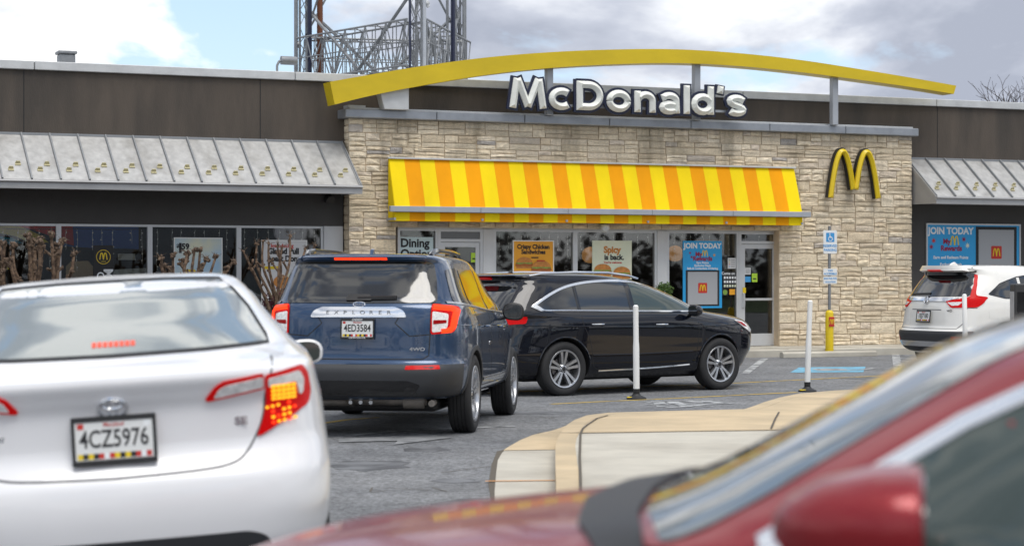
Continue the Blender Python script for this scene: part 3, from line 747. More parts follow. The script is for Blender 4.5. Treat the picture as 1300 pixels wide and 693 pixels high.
# ================================================================== ARCH OVER THE SIGN
ya0, ya1 = -.42, .0
tp = [(419, 104), (470, 95), (540, 83.5), (620, 73), (700, 66.5), (780, 63.2), (860, 63), (940, 68), (1020, 77), (1100, 89.5), (1160, 99.5), (1214, 109)]
bt = [(425, 133), (472, 121.5), (541, 108), (621, 95), (701, 86.5), (781, 82), (861, 80.5), (941, 84.5), (1021, 92.5), (1101, 103), (1158, 111), (1211, 119.5)]
T3 = catmull([(*fl(x, y, ya0),) for x, y in tp], 5); B3 = catmull([(*fl(x, y, ya0),) for x, y in bt], 5)
ar = fthing('roof_arch', 'long curved yellow arch beam spanning above the white lettering', 'arch', 0, 0, ZST + .17)
oz = ar.location.z
nseg = len(T3) // 2
for s, e in ((0, 28), (28, len(T3) - 1)):
    mb = MB(); vs = []; fs = []
    for i in range(s, e + 1):
        t, b = T3[i], B3[i]
        vs += [(t[0], ya0, t[1] - oz), (b[0], ya0, b[1] - oz), (b[0], ya1, b[1] - oz), (t[0], ya1, t[1] - oz)]
    m = e - s
    for i in range(m):
        for k in range(4): fs.append((i * 4 + k, i * 4 + (k + 1) % 4, (i + 1) * 4 + (k + 1) % 4, (i + 1) * 4 + k))
    fs += [(0, 1, 2, 3), (m * 4 + 3, m * 4 + 2, m * 4 + 1, m * 4)]
    mb.add(vs, fs); mb.build('beam', M['archyel'], ar, smooth=True, bevel=0)
def arch_bottom(u):
    return min(B3, key=lambda p: abs(p[0] - u))[1] - oz
for px in (697, 884, 1059):
    u = U(px, -.2); MB().box(u - .07, u + .07, -.26, -.12, -.17 + .175, arch_bottom(u) + .03).build('post', M['post'], ar, bevel=.008)
    MB().box(u - .12, u + .12, -.15, .0, .0, .02).build('foot_plate', M['post'], ar)
u0_, u1_ = U(481, -.2), U(517, -.2)
MB().prism([(u0_ + .08, .0), (u1_, .0), (u1_, arch_bottom(u1_) + .05), (u0_ - .02, arch_bottom(u0_) + .08)], lambda a, b: (a, -.30, b), lambda a, b: (a, -.04, b)).build('end_bracket', M['cap_light'], ar, bevel=.01)

# ================================================================== NAME SIGN: chiselled letters
def chisel(mb, path, wd, h0, h1, flat_ends=True):
    """stroke along 2d path (x,z); outer edges at y=-h0, ridge at y=-h1"""
    P = [Vector(p) for p in path]; n = len(P); Ls, Rs, Cs = [], [], []
    for i in range(n):
        d0 = (P[i] - P[i - 1]).normalized() if i else (P[1] - P[0]).normalized()
        d1 = (P[i + 1] - P[i]).normalized() if i < n - 1 else d0
        d = (d0 + d1).normalized(); nn = Vector((-d.y, d.x)); c = max(.4, nn.dot(Vector((-d0.y, d0.x))))
        Ls.append(P[i] + nn * wd / 2 / c); Rs.append(P[i] - nn * wd / 2 / c); Cs.append(P[i].copy())
    Cs[0] += (P[1] - P[0]).normalized() * wd * .42; Cs[-1] -= (P[-1] - P[-2]).normalized() * wd * .42
    if n > 2:   # keep ridge ordering sane
        pass
    v = []
    for i in range(n):
        v += [(Ls[i].x, 0, Ls[i].y), (Ls[i].x, -h0, Ls[i].y), (Cs[i].x, -h1, Cs[i].y), (Rs[i].x, -h0, Rs[i].y), (Rs[i].x, 0, Rs[i].y)]
    f = []
    for i in range(n - 1):
        for k in range(4): f.append((i * 5 + k, i * 5 + k + 1, (i + 1) * 5 + k + 1, (i + 1) * 5 + k))
        f.append((i * 5 + 4, i * 5, (i + 1) * 5, (i + 1) * 5 + 4))
    e = (n - 1) * 5
    f += [(1, 3, 2), (0, 4, 3, 1), (e + 1, e + 2, e + 3), (e, e + 1, e + 3, e + 4)]
    mb.add(v, f)
def arc(cx, cy, rx, ry, a0, a1, n=14): return [(cx + rx * math.cos(R(a0 + (a1 - a0) * k / n)), cy + ry * math.sin(R(a0 + (a1 - a0) * k / n))) for k in range(n + 1)]
W_ = .24; X = .74; h_ = W_ / 2
GL = {
 'M': (1.08, [[(.10, 0), (.22, 1)], [(.24, .995), (.54, .06)], [(.84, .995), (.54, .06)], [(.98, 0), (.86, 1)]]),
 'c': (.74, [arc(.38, .36, .27, .265, 45, 315, 16)]),
 'D': (.86, [[(.12, 0), (.12, 1)], [(.10, 1 - h_), (.38, 1 - h_)] + arc(.38, .5, .34, .5 - h_, 80, -80, 12) + [(.38, h_), (.10, h_)]]),
 'o': (.76, [arc(.38, .36, .27, .265, 0, 180, 12), arc(.38, .36, .27, .265, 180, 360, 12)]),
 'n': (.70, [[(.12, 0), (.12, X)], [(.13, .44)] + arc(.36, .40, .215, .215, 150, 0, 8) + [(.575, 0)]]),
 'a': (.70, [[(.10, .52)] + arc(.33, .44, .215, .18, 140, 0, 8) + [(.545, .40), (.56, .0)], arc(.32, .20, .20, .125, 20, 340, 12)]),
 'l': (.28, [[(.13, 0), (.13, 1)]]),
 'd': (.76, [[(.62, 0), (.62, 1)], arc(.36, .36, .255, .265, 10, 350, 14)]),
 "'": (.24, [[(.12, 1.02), (.09, .76)]]),
 's': (.66, [[(.56, .52)] + arc(.32, .51, .20, .115, 40, 200, 7) + [(.22, .40), (.42, .33)] + arc(.33, .205, .21, .115, 30, -160, 8)]),
}
SYn = -.40
uS, zS = fl(645, 137, SYn); uE, zE = fl(944, 143, SYn)
TOT = 7.43; H_ = (fl(650, 99, SYn)[1] - zS) * .985
sign = fthing('name_sign', 'white chiselled letters with navy outline spelling the restaurant name on the roof edge', 'sign', uS, SYn, zS)
pos = [('M', 0), ('c', 1.13), ('D', 1.93), ('o', 2.83), ('n', 3.66), ('a', 4.42), ('l', 5.16), ('d', 5.42), ("'", 6.235), ('s', 6.52)]
sc_x = (uE - uS) / 7.12
for ch, x0 in pos:
    wdt, strokes = GL[ch]
    mb = MB()
    for s in strokes:
        chisel(mb, [((x0 + a) * sc_x, b * H_) for a, b in s], W_ * H_, .05, .125)
    mb2 = MB()
    for s in strokes:
        P = [Vector(p) for p in s]; d0 = (P[0] - P[1]).normalized(); d1 = (P[-1] - P[-2]).normalized()
        kx = .045 if ch == "'" else .065; P[0] = P[0] + d0 * kx; P[-1] = P[-1] + d1 * kx
        chisel(mb2, [((x0 + a) * sc_x, b * H_) for a, b in P], (W_ + (.13 if ch == "'" else .17)) * H_, .05, .0502)
    nm = {'M': 'letter_m', 'c': 'letter_c', 'D': 'letter_d', 'o': 'letter_o', 'n': 'letter_n', 'a': 'letter_a', 'l': 'letter_l', 'd': 'letter_d', "'": 'apostrophe', 's': 'letter_s'}[ch]
    lo = mb.build(nm, M['letter'], sign, loc=(0, -.02, 0))
    mb2.build('outline', M['navy'], lo, loc=(0, .03, 0))
MB().box(.1, (uE - uS), .06, .13, H_ * .12, H_ * .2).build('raceway', M['post'], sign)

# golden double arch
def Msign(parent, H, Wd, d, m, mside, depth=.05, ridge=.08, thick=.14, name='arches', r0=0):
    """two tall parabolic arches, H high Wd wide, stroke tapering to the feet"""
    mb = MB(); q = Wd / 2
    for s in (0, 1):
        cx = q * (.5 + s); n = 22; path = []
        for k in range(n + 1):
            t = -1 + 2 * k / n; path.append((cx + t * (q * .5 - thick * .08), H * (1 - abs(t) ** 2.15) * (.985) + 0 * H))
        inner = s; 
        if s == 0: path = [p for i, p in enumerate(path) if not (i > n * .5 and p[1] < H * .03)]
        else: path = [p for i, p in enumerate(path) if not (i < n * .5 and p[1] < H * .03)]
        chisel(mb, [(a, b) for a, b in path], thick * H, depth, ridge)
    return mb
uM, zM = fl(1052, 250, -.12); uM2, zM2 = fl(1113, 252, -.12); HM = fl(1082, 189, -.12)[1] - zM
ms = fthing('arches_sign', 'yellow double arch sign mounted on the stone wall right of the awning', 'sign', uM, -.02, zM - .02)
wM = uM2 - uM
mb = Msign(ms, HM * .97, wM, 0, None, None, .05, .10, .105); mb.build('arch_face', M['signyel'], ms, loc=(0, -.14, 0))
mb = Msign(ms, HM * .985, wM, 0, None, None, .10, .1001, .13); mb.build('arch_return', M['black'], ms, loc=(0, -.045, 0))

def mini_arches(parent, cx, cz, H, m, y, name='arches_logo', th=.16, wr=1.1):
    mb = MB(); q = H * wr / 2
    for s in (0, 1):
        c = cx - q + q * (.5 + s) ; P = []
        for k in range(15):
            t = -1 + 2 * k / 14; P.append((c + t * q * .5, cz - H / 2 + H * (1 - abs(t) ** 2.4)))
        chisel(mb, P, H * th, .0008, .001)
    return mb.build(name, m, parent, loc=(0, y, 0))
# ================================================================== POSTERS AND NOTICES
def poster(name, label, cat, x0, y0, x1, y1, yd, paper, frame=None, t=.02, back=.02, group=None):
    """flat print filling the picture box (x0,y0)-(x1,y1) on the plane yd; children placed in unit coordinates"""
    u0, za = fl(x0, y1, yd); u1, _ = fl(x1, y1, yd); zb_ = fl((x0 + x1) / 2, y0, yd)[1]; za = fl((x0 + x1) / 2, y1, yd)[1]
    o = fthing(name, label, cat, u0, yd, za, group); Wd, Hd = u1 - u0, zb_ - za
    MB().box(0, Wd, 0, back, 0, Hd).build('sheet', M[paper], o)
    if frame:
        mb = MB(); mb.box(-t, 0, -.012, back, -t, Hd + t); mb.box(Wd, Wd + t, -.012, back, -t, Hd + t); mb.box(0, Wd, -.012, back, -t, 0); mb.box(0, Wd, -.012, back, Hd, Hd + t)
        mb.build('frame', M[frame], o)
    o['_'] = 0; del o['_']
    return o, Wd, Hd
def ptext(o, body, cx, cz, size, m, bold=.02, name='lettering', sx=1.0, y=-.003, align='CENTER', rot=0, space=1.0):
    return link(name, text_me(body, round(size, 4), M[m], bold, .0008, align, sx, space), o, (cx, y, cz), (R(90), rot, 0))
def pflat(o, poly, m, y, name):
    mb = MB(); mb.prism(poly, lambda a, b: (a, y, b), lambda a, b: (a, y + .001, b)); return mb.build(name, M[m], o)
def burger(o, cx, cz, s, y=-.004):
    pflat(o, [(cx + a, cz + b) for a, b in rp([(-s, -s * .55), (s, -s * .55), (s * .95, -s * .25), (-s * .95, -s * .25)], s * .1)], 'bun', y, 'printed_bun')
    pflat(o, [(cx + a * s, cz + b * s) for a, b in [(-1.08, -.3), (-.7, -.38), (-.2, -.28), (.3, -.4), (.8, -.3), (1.1, -.22), (1.0, -.02), (.5, .06), (-.1, 0), (-.6, .06), (-1.05, 0)]], 'patty', y - .002, 'printed_filling')
    pflat(o, [(cx + a * s, cz + b * s) for a, b in [(-1.05, -.02), (-.5, -.1), (0, .0), (.5, -.08), (1.04, .0), (.9, .14), (-.9, .14)]], 'lettuce', y - .003, 'printed_lettuce')
    pflat(o, [(cx + a, cz + s * .08 + b) for a, b in ell(0, 0, s * .98, s * .62, 14, 0, PI)], 'bun', y - .004, 'printed_bun')

gl = SY + .036   # just in front of the panes of the middle storefront
o, w_, h_2 = poster('dining_poster', 'pale blue poster reading Dining Options in the leftmost window of the stone front', 'poster', 506.5, 301, 550, 345, gl, 'paperpale')
ptext(o, 'Dining', w_ * .04, h_2 * .82, .235, 'ink', .035, align='LEFT'); ptext(o, 'Options', w_ * .04, h_2 * .51, .235, 'ink', .035, align='LEFT')
o, w_, h_2 = poster('chicken_poster', 'orange Crispy Chicken Sandwiches poster with two burgers in the window beside the left door', 'poster', 652, 306.5, 702, 353, gl, 'paperorange', 'white', .02)
ptext(o, 'Crispy Chicken', w_ / 2, h_2 * .85, .125, 'ink', .04, sx=.93); ptext(o, 'Sandwiches', w_ / 2, h_2 * .71, .125, 'ink', .04, sx=.93)
burger(o, w_ * .27, h_2 * .40, w_ * .21); burger(o, w_ * .70, h_2 * .28, w_ * .24, -.012)
pflat(o, [(w_ * .44, h_2 * .545), (w_ * .62, h_2 * .545), (w_ * .62, h_2 * .575), (w_ * .44, h_2 * .575)], 'ink', -.02, 'printed_flag')
pflat(o, [(w_ * .58, h_2 * .46), (w_ * .78, h_2 * .46), (w_ * .78, h_2 * .49), (w_ * .58, h_2 * .49)], 'inkred', -.022, 'printed_flag')
o, w_, h_2 = poster('spicy_poster', 'pale green poster reading is back with two burgers in the centre window', 'poster', 752, 305.5, 802, 355, gl, 'papercream')
ptext(o, 'Spicy', w_ * .5, h_2 * .76, .19, 'bun', .05); ptext(o, 'is back.', w_ * .55, h_2 * .57, .155, 'ink', .04); ptext(o, "You're welcome.", w_ * .52, h_2 * .44, .062, 'inkred', .03)
burger(o, w_ * .26, h_2 * .23, w_ * .22); burger(o, w_ * .74, h_2 * .16, w_ * .22, -.012)

def rewards(o, w_, h_2, tall):
    if tall:
        ptext(o, 'JOIN TODAY', w_ * .5, h_2 * .925, w_ * .163, 'inkwhite', .04)
        ptext(o, 'My', w_ * .40, h_2 * .80, w_ * .14, 'inkmaroon', .04); mini_arches(o, w_ * .56, h_2 * .815, h_2 * .085, M['signyel'], -.002)
        ptext(o, 'Rewards', w_ * .5, h_2 * .735, w_ * .14, 'inkmaroon', .04)
        for i, t in enumerate(('Earn Points', 'Exclusive Deals', 'Safe & Contactless Ordering')): ptext(o, t, w_ * .5, h_2 * (.675 - .042 * i), w_ * .068, 'inkwhite', .03)
        for a, b, m in ((.18, .82, 'inkmaroon'), (.80, .79, 'paperorange'), (.22, .76, 'inkmaroon')): star(o, w_ * a, h_2 * b, w_ * .04, m)
        # the square code panel is left plain; only its frame and centre badge are built
        pflat(o, [(w_ * .07, h_2 * .03), (w_ * .93, h_2 * .03), (w_ * .93, h_2 * .565), (w_ * .07, h_2 * .565)], 'ink', -.004, 'dark_panel')
        pflat(o, [(w_ * .12, h_2 * .055), (w_ * .88, h_2 * .055), (w_ * .88, h_2 * .54), (w_ * .12, h_2 * .54)], 'codegrey', -.006, 'blank_panel')
        badge(o, w_ * .5, h_2 * .30, w_ * .115)
def star(o, cx, cz, s, m):
    pflat(o, [(cx + s * (1 if k % 2 == 0 else .35) * math.cos(k * PI / 8), cz + s * (1 if k % 2 == 0 else .35) * math.sin(k * PI / 8)) for k in range(16)], m, -.003, 'printed_star')
def badge(o, cx, cz, s):
    pflat(o, rp([(cx - s, cz - s), (cx + s, cz - s), (cx + s, cz + s), (cx - s, cz + s)], s * .2), 'inkred', -.008, 'printed_badge')
    mini_arches(o, cx, cz, s * 1.15, M['signyel'], -.010)
o, w_, h_2 = poster('rewards_poster', 'tall blue JOIN TODAY poster in the window left of the right door', 'poster', 867, 306, 916.5, 391, gl, 'paperblue')
rewards(o, w_, h_2, True)
yR = PY - .03
o, w_, h_2 = poster('rewards_board', 'wide blue JOIN TODAY board on the dark wall above the white crossover', 'poster', 1177.5, 286, 1294, 364, yR, 'paperblue', 'alu', .035)
ptext(o, 'JOIN TODAY', w_ * .25, h_2 * .90, w_ * .083, 'inkwhite', .04)
ptext(o, 'My', w_ * .205, h_2 * .73, w_ * .065, 'inkmaroon', .04); mini_arches(o, w_ * .29, h_2 * .745, h_2 * .14, M['signyel'], -.002)
ptext(o, 'Rewards', w_ * .255, h_2 * .62, w_ * .065, 'inkmaroon', .04)
ptext(o, 'Earn and Redeem Points', w_ * .25, h_2 * .475, w_ * .038, 'inkwhite', .03); ptext(o, 'Exclusive Deals', w_ * .25, h_2 * .36, w_ * .038, 'inkwhite', .03)
for a, b, m in ((.065, .745, 'inkred'), (.43, .67, 'papercream'), (.04, .645, 'inkmaroon'), (.39, .77, 'inkmaroon')): star(o, w_ * a, h_2 * b, w_ * .03, m)
pflat(o, [(w_ * .52, h_2 * .04), (w_ * .97, h_2 * .04), (w_ * .97, h_2 * .98), (w_ * .52, h_2 * .98)], 'ink', -.004, 'dark_panel')
pflat(o, [(w_ * .55, h_2 * .09), (w_ * .94, h_2 * .09), (w_ * .94, h_2 * .93), (w_ * .55, h_2 * .93)], 'codegrey', -.006, 'blank_panel')
badge(o, w_ * .745, h_2 * .56, w_ * .058)
# notices on the glass by the doors
o, w_, h_2 = poster('white_notice', 'small white notice on the glass right of the tall blue poster', 'notice', 924, 327.5, 935, 341, gl, 'paperwhite', back=.004)
for i, m in enumerate(('signblue', 'inkred', 'signyel', 'lettuce')): pflat(o, ell(w_ * .2, h_2 * (.2 + .2 * i), w_ * .06, w_ * .06, 8), m, -.002, 'printed_dot'); pflat(o, [(w_ * .35, h_2 * (.18 + .2 * i)), (w_ * .8, h_2 * (.18 + .2 * i)), (w_ * .8, h_2 * (.22 + .2 * i)), (w_ * .35, h_2 * (.22 + .2 * i))], 'ink', -.002, 'printed_line')
o, w_, h_2 = poster('opening_notice', 'dark Come on in notice with rows of small white symbols left of the right door', 'notice', 917.5, 345, 936, 366, gl, 'ink', back=.004)
ptext(o, 'Come on in', w_ * .5, h_2 * .9, .085, 'inkwhite', .02)
for r_ in range(3):
    for c_ in range(5): pflat(o, rp([(w_ * (.08 + .18 * c_), h_2 * (.08 + .25 * r_)), (w_ * (.2 + .18 * c_), h_2 * (.08 + .25 * r_)), (w_ * (.2 + .18 * c_), h_2 * (.22 + .25 * r_)), (w_ * (.08 + .18 * c_), h_2 * (.22 + .25 * r_))], .005), 'inkwhite' if (r_ != 0) else 'papercream', -.002, 'printed_symbol')
o, w_, h_2 = poster('green_notice', 'small dark green round sticker under the Come on in notice', 'sticker', 917, 367, 924, 375, gl, 'ink', back=.003)
pflat(o, ell(w_ / 2, h_2 / 2, w_ * .42, w_ * .42, 14), 'lettuce', -.002, 'printed_disc')
o, w_, h_2 = poster('card_sticker', 'small orange and white sticker beside the round green sticker', 'sticker', 926, 367, 933, 374, gl, 'paperorange', back=.003)
gd = SY + .02
o, w_, h_2 = poster('door_notice', 'white notice at the top left of the right door pane', 'notice', 945.5, 340, 953, 348.5, gd, 'paperwhite', back=.004)
for i in range(4): pflat(o, [(w_ * .15, h_2 * (.2 + .18 * i)), (w_ * .85, h_2 * (.2 + .18 * i)), (w_ * .85, h_2 * (.24 + .18 * i)), (w_ * .15, h_2 * (.24 + .18 * i))], 'ink', -.002, 'printed_line')
o, w_, h_2 = poster('blue_sticker', 'small pale blue sticker below the white notice on the right door', 'sticker', 945.5, 351, 953, 358, gd, 'signblue', back=.003)
o, w_, h_2 = poster('lime_tag', 'lime green notice on the right door pane', 'notice', 954.5, 347, 961.5, 358, gd, 'lettuce', back=.004)
M['lime'] = mat('lime_card', (.40, .62, .04), .5); o.children[0].data.materials[0] = M['lime']
pflat(o, [(w_ * .2, h_2 * .3), (w_ * .8, h_2 * .3), (w_ * .8, h_2 * .45), (w_ * .2, h_2 * .45)], 'ink', -.002, 'printed_line')
o, w_, h_2 = poster('lime_tag', 'lime green notice on the left door pane above the blue car', 'notice', 598, 321, 606, 333, gd, 'lettuce', back=.004)
o.children[0].data.materials[0] = M['lime']; pflat(o, [(w_ * .2, h_2 * .3), (w_ * .8, h_2 * .3), (w_ * .8, h_2 * .45), (w_ * .2, h_2 * .45)], 'ink', -.002, 'printed_line')
o, w_, h_2 = poster('yellow_sticker', 'tiny yellow sticker above the right door handle', 'sticker', 943, 365, 947, 372, SY + .002, 'signyel' if 'signyel' in M else 'yel', back=.004)
# left windows
gL = PY + .03 + .036
o, w_, h_2 = poster('price_poster', 'blue sky drinks poster with a 1 59 price in the left windows behind the pollards', 'poster', 222, 303, 281, 366, gL, 'papersky', 'white', .02)
ptext(o, '1', w_ * .115, h_2 * .80, .24, 'ink', .06); ptext(o, '59', w_ * .225, h_2 * .835, .15, 'ink', .05); ptext(o, '$', w_ * .06, h_2 * .85, .09, 'ink', .04)
pflat(o, [(w_ * a, h_2 * b) for a, b in ((.18, .02), (.18, .30), (.24, .38), (.42, .38), (.50, .30), (.50, .02))], 'signyel', -.004, 'printed_cup'); pflat(o, [(w_ * a, h_2 * b) for a, b in ((.2, .12), (.48, .12), (.48, .18), (.2, .18))], 'lettuce', -.006, 'printed_band')
pflat(o, ell(w_ * .77, h_2 * .12, w_ * .15, h_2 * .12, 18), 'inkred', -.004, 'printed_fruit')
o, w_, h_2 = poster('donut_poster', 'white Pull Apart Donut poster in the window behind the pale pollard', 'poster', 333, 306, 388.5, 400, gL, 'paperwhite', 'white', .02)
ptext(o, 'Introducing', w_ * .45, h_2 * .935, .10, 'inkred', .03); ptext(o, 'Glazed Pull', w_ * .48, h_2 * .86, .155, 'ink', .05, sx=.9); ptext(o, 'Apart Donut', w_ * .52, h_2 * .76, .155, 'ink', .05, sx=.9)
pflat(o, [(w_ * .05, h_2 * .62), (w_ * .40, h_2 * .62), (w_ * .40, h_2 * .66), (w_ * .05, h_2 * .66)], 'signyel', -.003, 'printed_stripe')
for a, b, s in ((.45, .45, .2), (.72, .5, .18), (.6, .3, .22), (.35, .25, .18)): pflat(o, ell(w_ * a, h_2 * b, w_ * s, h_2 * s * .45, 14), 'bun' if s > .19 else 'papercream', -.004 - s * .01, 'printed_pastry')
o, w_, h_2 = poster('black_banner', 'dark hanging banner with a ringed gold arches emblem and sideways white letters', 'banner', 118.5, 311.5, 144, 366, PY - .05 + .115, 'ink', back=.01)
mb = MB(); Wb = w_
mb.lathe([(Wb * .36, -.002), (Wb * .33, -.002)], 28, Matrix.Translation((Wb / 2, -.003, h_2 * .73)) @ Matrix.Rotation(R(90), 4, 'X')); mb.build('gold_ring', M['signyel'], o)
mini_arches(o, Wb * .5, h_2 * .745, Wb * .33, M['signyel'], -.002); pflat(o, [(Wb * .35, h_2 * .63), (Wb * .65, h_2 * .63), (Wb * .6, h_2 * .62), (Wb * .4, h_2 * .62)], 'signyel', -.002, 'printed_swash')
ptext(o, 'M', Wb * .72, h_2 * .34, .24, 'inkwhite', .03, rot=R(90)); ptext(o, 'C', Wb * .34, h_2 * .30, .20, 'inkwhite', .01, rot=R(90))

# ================================================================== LIGHTS BEHIND THE GLASS
def strand_mesh(n, seed):
    r_ = random.Random(seed); mb = MB(); z = 0; x = 0
    mb.tube([(0, 0, 0)] + [(r_.uniform(-.02, .02), 0, -.13 * (k + 1)) for k in range(n)], .002, 4)
    for k in range(n):
        s = .011; zz = -.13 * (k + .5); xx = r_.uniform(-.015, .015)
        mb.add([(xx + s, 0, zz), (xx, s, zz), (xx - s, 0, zz), (xx, -s, zz), (xx, 0, zz + s * 1.4), (xx, 0, zz - s * 1.4)], [(0, 1, 4), (1, 2, 4), (2, 3, 4), (3, 0, 4), (1, 0, 5), (2, 1, 5), (3, 2, 5), (0, 3, 5)])
    return mb.mesh(M['bulb'])
SM = [strand_mesh(n, n) for n in (2, 3, 4, 5, 6)]
def curtain(x0, x1, y, py, lab, step=14):
    u0, z = fl(x0, py, y); u1, _ = fl(x1, py, y)
    o = fthing('string_lights', lab, 'string lights', u0, y, z, 'string lights hung behind the windows')
    MB().tube([(0, 0, 0), ((u1 - u0) / 2, 0, -.015), (u1 - u0, 0, 0)], .006, 5).build('cable', M['black'], o)
    n = max(2, int((x1 - x0) / step)); r_ = random.Random(int(x0))
    for k in range(n): link('light_strand', r_.choice(SM), o, ((u1 - u0) * (k + .3 + r_.uniform(-.2, .3)) / n, 0, -.01))
for a, b, lab in ((2, 72, 'string lights hanging in the leftmost shop window'), (79, 188, 'string lights hanging in the window with the dark banner'), (195, 301, 'string lights hanging in the window with the price poster'), (308, 408, 'string lights hanging in the window beside the white wall panel')):
    curtain(a, b, PY + .16, 290, lab)
for a, b, lab in ((631, 727, 'string lights hanging in the window with the chicken poster'), (736, 830, 'string lights hanging in the window with the is back poster'), (850, 934, 'string lights hanging in the window with the tall blue poster'), (943, 986, 'string lights hanging inside the right door')):
    curtain(a, b, SY + .14, 296, lab, 12)
for px, py, lab in ((857, 322, 'round glowing pendant lamp left of the tall blue poster'), (749, 324, 'round glowing pendant lamp half hidden by the is back poster')):
    y = 1.2; u, z = fl(px, py, y); o = fthing('pendant_lamp', lab, 'lamp', u, y, z, 'pendant lamps inside the shop')
    MB().lathe([(0, -.17), (.10, -.15), (.165, -.08), (.18, 0), (.165, .08), (.10, .15), (.03, .175), (0, .18)], 20).build('lamp_shade', M['lampglow'], o, smooth='all')
    MB().tube([(0, 0, .17), (0, 0, 3.28 + BZ - z)], .008, 6).build('cord', M['black'], o)
# dim furniture inside
o = fthing('plant_in_shop', 'round green potted bush behind the glass beside the navy car', 'potted plant', U(843, -.35), -.35, GB + .15)
def leafball(rad, n, s, seed, flat=1.0):
    r_ = random.Random(seed); mb = MB()
    for k in range(n):
        d = Vector((r_.gauss(0, 1), r_.gauss(0, 1), r_.gauss(0, 1))).normalized() * rad * r_.uniform(.55, 1.0) * (1 + .2 * math.sin(k)); d.z *= flat
        a = Vector((r_.gauss(0, 1), r_.gauss(0, 1), r_.gauss(0, 1))).normalized(); b = a.cross(Vector((r_.gauss(0, 1), r_.gauss(0, 1), r_.gauss(0, 1)))).normalized(); q = s * r_.uniform(.6, 1.3)
        mb.add([d - a * q, d + b * q * .45, d + a * q, d - b * q * .45], [(0, 1, 2, 3)])
    return mb
zpl = Zf(846, 359, -.35) - (GB + .15)
MB().lathe([(0, 0), (.16, 0), (.22, .40), (.24, .42), (.20, .42), (.19, .36), (0, .36)], 20).build('pot', M['clad'], o, smooth=True)
MB().tube([(0, 0, .3), (.02, 0, zpl * .5), (0, 0, zpl - .4)], .025, 6).build('stem', M['bark'], o)
leafball(.17, 700, .035, 4).build('foliage', M['leaf'], o, loc=(0, 0, zpl - .16), fix=False)

# ================================================================== PARKING SIGN, BOLLARD, MARKER POSTS
u, z = fl(1053, 442, -1.35)
yb_ = -1.75
ub = U(1053, yb_)
bo = fthing('bollard', 'yellow steel bollard with a small red arches badge in front of the stone wall', 'bollard', ub, yb_, GB)
zb_t = Zf(1053, 393.5, yb_) - GB
MB().lathe([(0, 0), (.085, 0), (.085, zb_t - .07), (.075, zb_t - .03), (.045, zb_t - .005), (0, zb_t)], 20).build('tube', M['signyel'], bo, smooth=True)
MB().box(-.062, .062, -.093, -.07, zb_t - .34, zb_t - .14).build('badge', M['inkred'], bo, bevel=.004); mini_arches(bo, 0, zb_t - .24, .10, M['signyel'], -.094)
sp = fthing('parking_sign', 'blue and white accessible parking sign on a grey post rising from the yellow bollard', 'sign', ub, yb_, GB + zb_t)
ztop = Zf(1053, 287, yb_) - GB - zb_t
MB().box(-.025, .025, -.02, .02, -.1, ztop).build('post', M['galv'], sp, bevel=.004)
def plate_sign(z0, z1, w_, name):
    s_ = MB(); P = rp([(-w_ / 2, z0), (w_ / 2, z0), (w_ / 2, z1), (-w_ / 2, z1)], .03); s_.prism(P, lambda a, b: (a, -.03, b), lambda a, b: (a, -.022, b)); return s_.build(name, M['white'], sp)
g0 = GB + zb_t
z1_, z0_ = Zf(1053, 292.5, yb_) - g0, Zf(1053, 322, yb_) - g0
pl_ = plate_sign(z0_, z1_, .33, 'sign_plate'); hh = z1_ - z0_
pflat(pl_, rp([(-.10, z0_ + hh * .5), (.10, z0_ + hh * .5), (.10, z1_ - .05), (-.10, z1_ - .05)], .015), 'signblue', -.032, 'blue_square')
c0 = z0_ + hh * .70
ring = MB(); ring.lathe([(.052, 0), (.038, 0)], 18, Matrix.Translation((.0, -.036, c0 - .03)) @ Matrix.Rotation(R(90), 4, 'X')); ring.build('wheelchair_symbol', M['inkwhite'], pl_)
pflat(pl_, ell(-.012, c0 + .075, .013, .013, 10), 'inkwhite', -.036, 'wheelchair_symbol')
pflat(pl_, [(-.022, c0 + .055), (.0, c0 + .055), (.004, c0 + .005), (.045, c0 + .0), (.065, c0 - .05), (.05, c0 - .055), (.035, c0 - .012), (-.016, c0 - .010)], 'inkwhite', -.037, 'wheelchair_symbol')
for t, q in (('RESERVED', .33), ('PARKING', .15)): link('lettering', text_me(t, .075, M['signblue'], .02, .0008), pl_, (0, -.032, z0_ + hh * q), (R(90), 0, 0))
for a, b, w2, tx, sz in ((341, 350, .33, ['VAN', 'ACCESSIBLE'], .058), (351, 360.5, .33, ['$250 FINE FOR', 'VIOLATION'], .048)):
    z1_, z0_ = Zf(1053, a, yb_) - g0, Zf(1053, b, yb_) - g0; pl_ = plate_sign(z0_ + .004, z1_, w2, 'sign_plate')
    for i, t in enumerate(tx): link('lettering', text_me(t, sz, M['signblue'], .02, .0008), pl_, (0, -.032, z1_ - (z1_ - z0_) * (.28 + .45 * i)), (R(90), 0, 0))

def marker(px, pyb, pyt, lean, lab, name='marker_post', base=0):
    x, y = gp(px, pyb, base); o = empty(name, (x, y, gz(y) + base), 0, lab, 'marker post', 'white flexible marker posts')
    H = (pyb - pyt) * y / F
    MB().lathe([(0, .0), (.135, 0), (.13, .02), (.06, .055), (.05, .07), (0, .07)], 20).build('rubber_base', M['black'], o, smooth=True)
    if pyb < 506: MB().box(-.12, -.03, -.10, -.04, .02, .036).build('yellow_reflector', M['signyel'], o, bevel=.004)
    else: MB().box(-.13, -.05, -.08, -.02, .02, .036).build('yellow_reflector', M['signyel'], o, bevel=.004)
    MB().lathe([(0, .05), (.045, .05), (.045, .14), (.0, .14)], 14).build('black_collar', M['black'], o, smooth=True)
    pts = [(0, 0, .12), (lean * .45, 0, H * .55), (lean * .55, 0, H * .62), (lean, 0, H * .985), (lean * 1.02, 0, H)]
    MB().tube(pts, [.042, .042, .036, .036, .02], 12).build('post', M['white'], o, smooth=True)
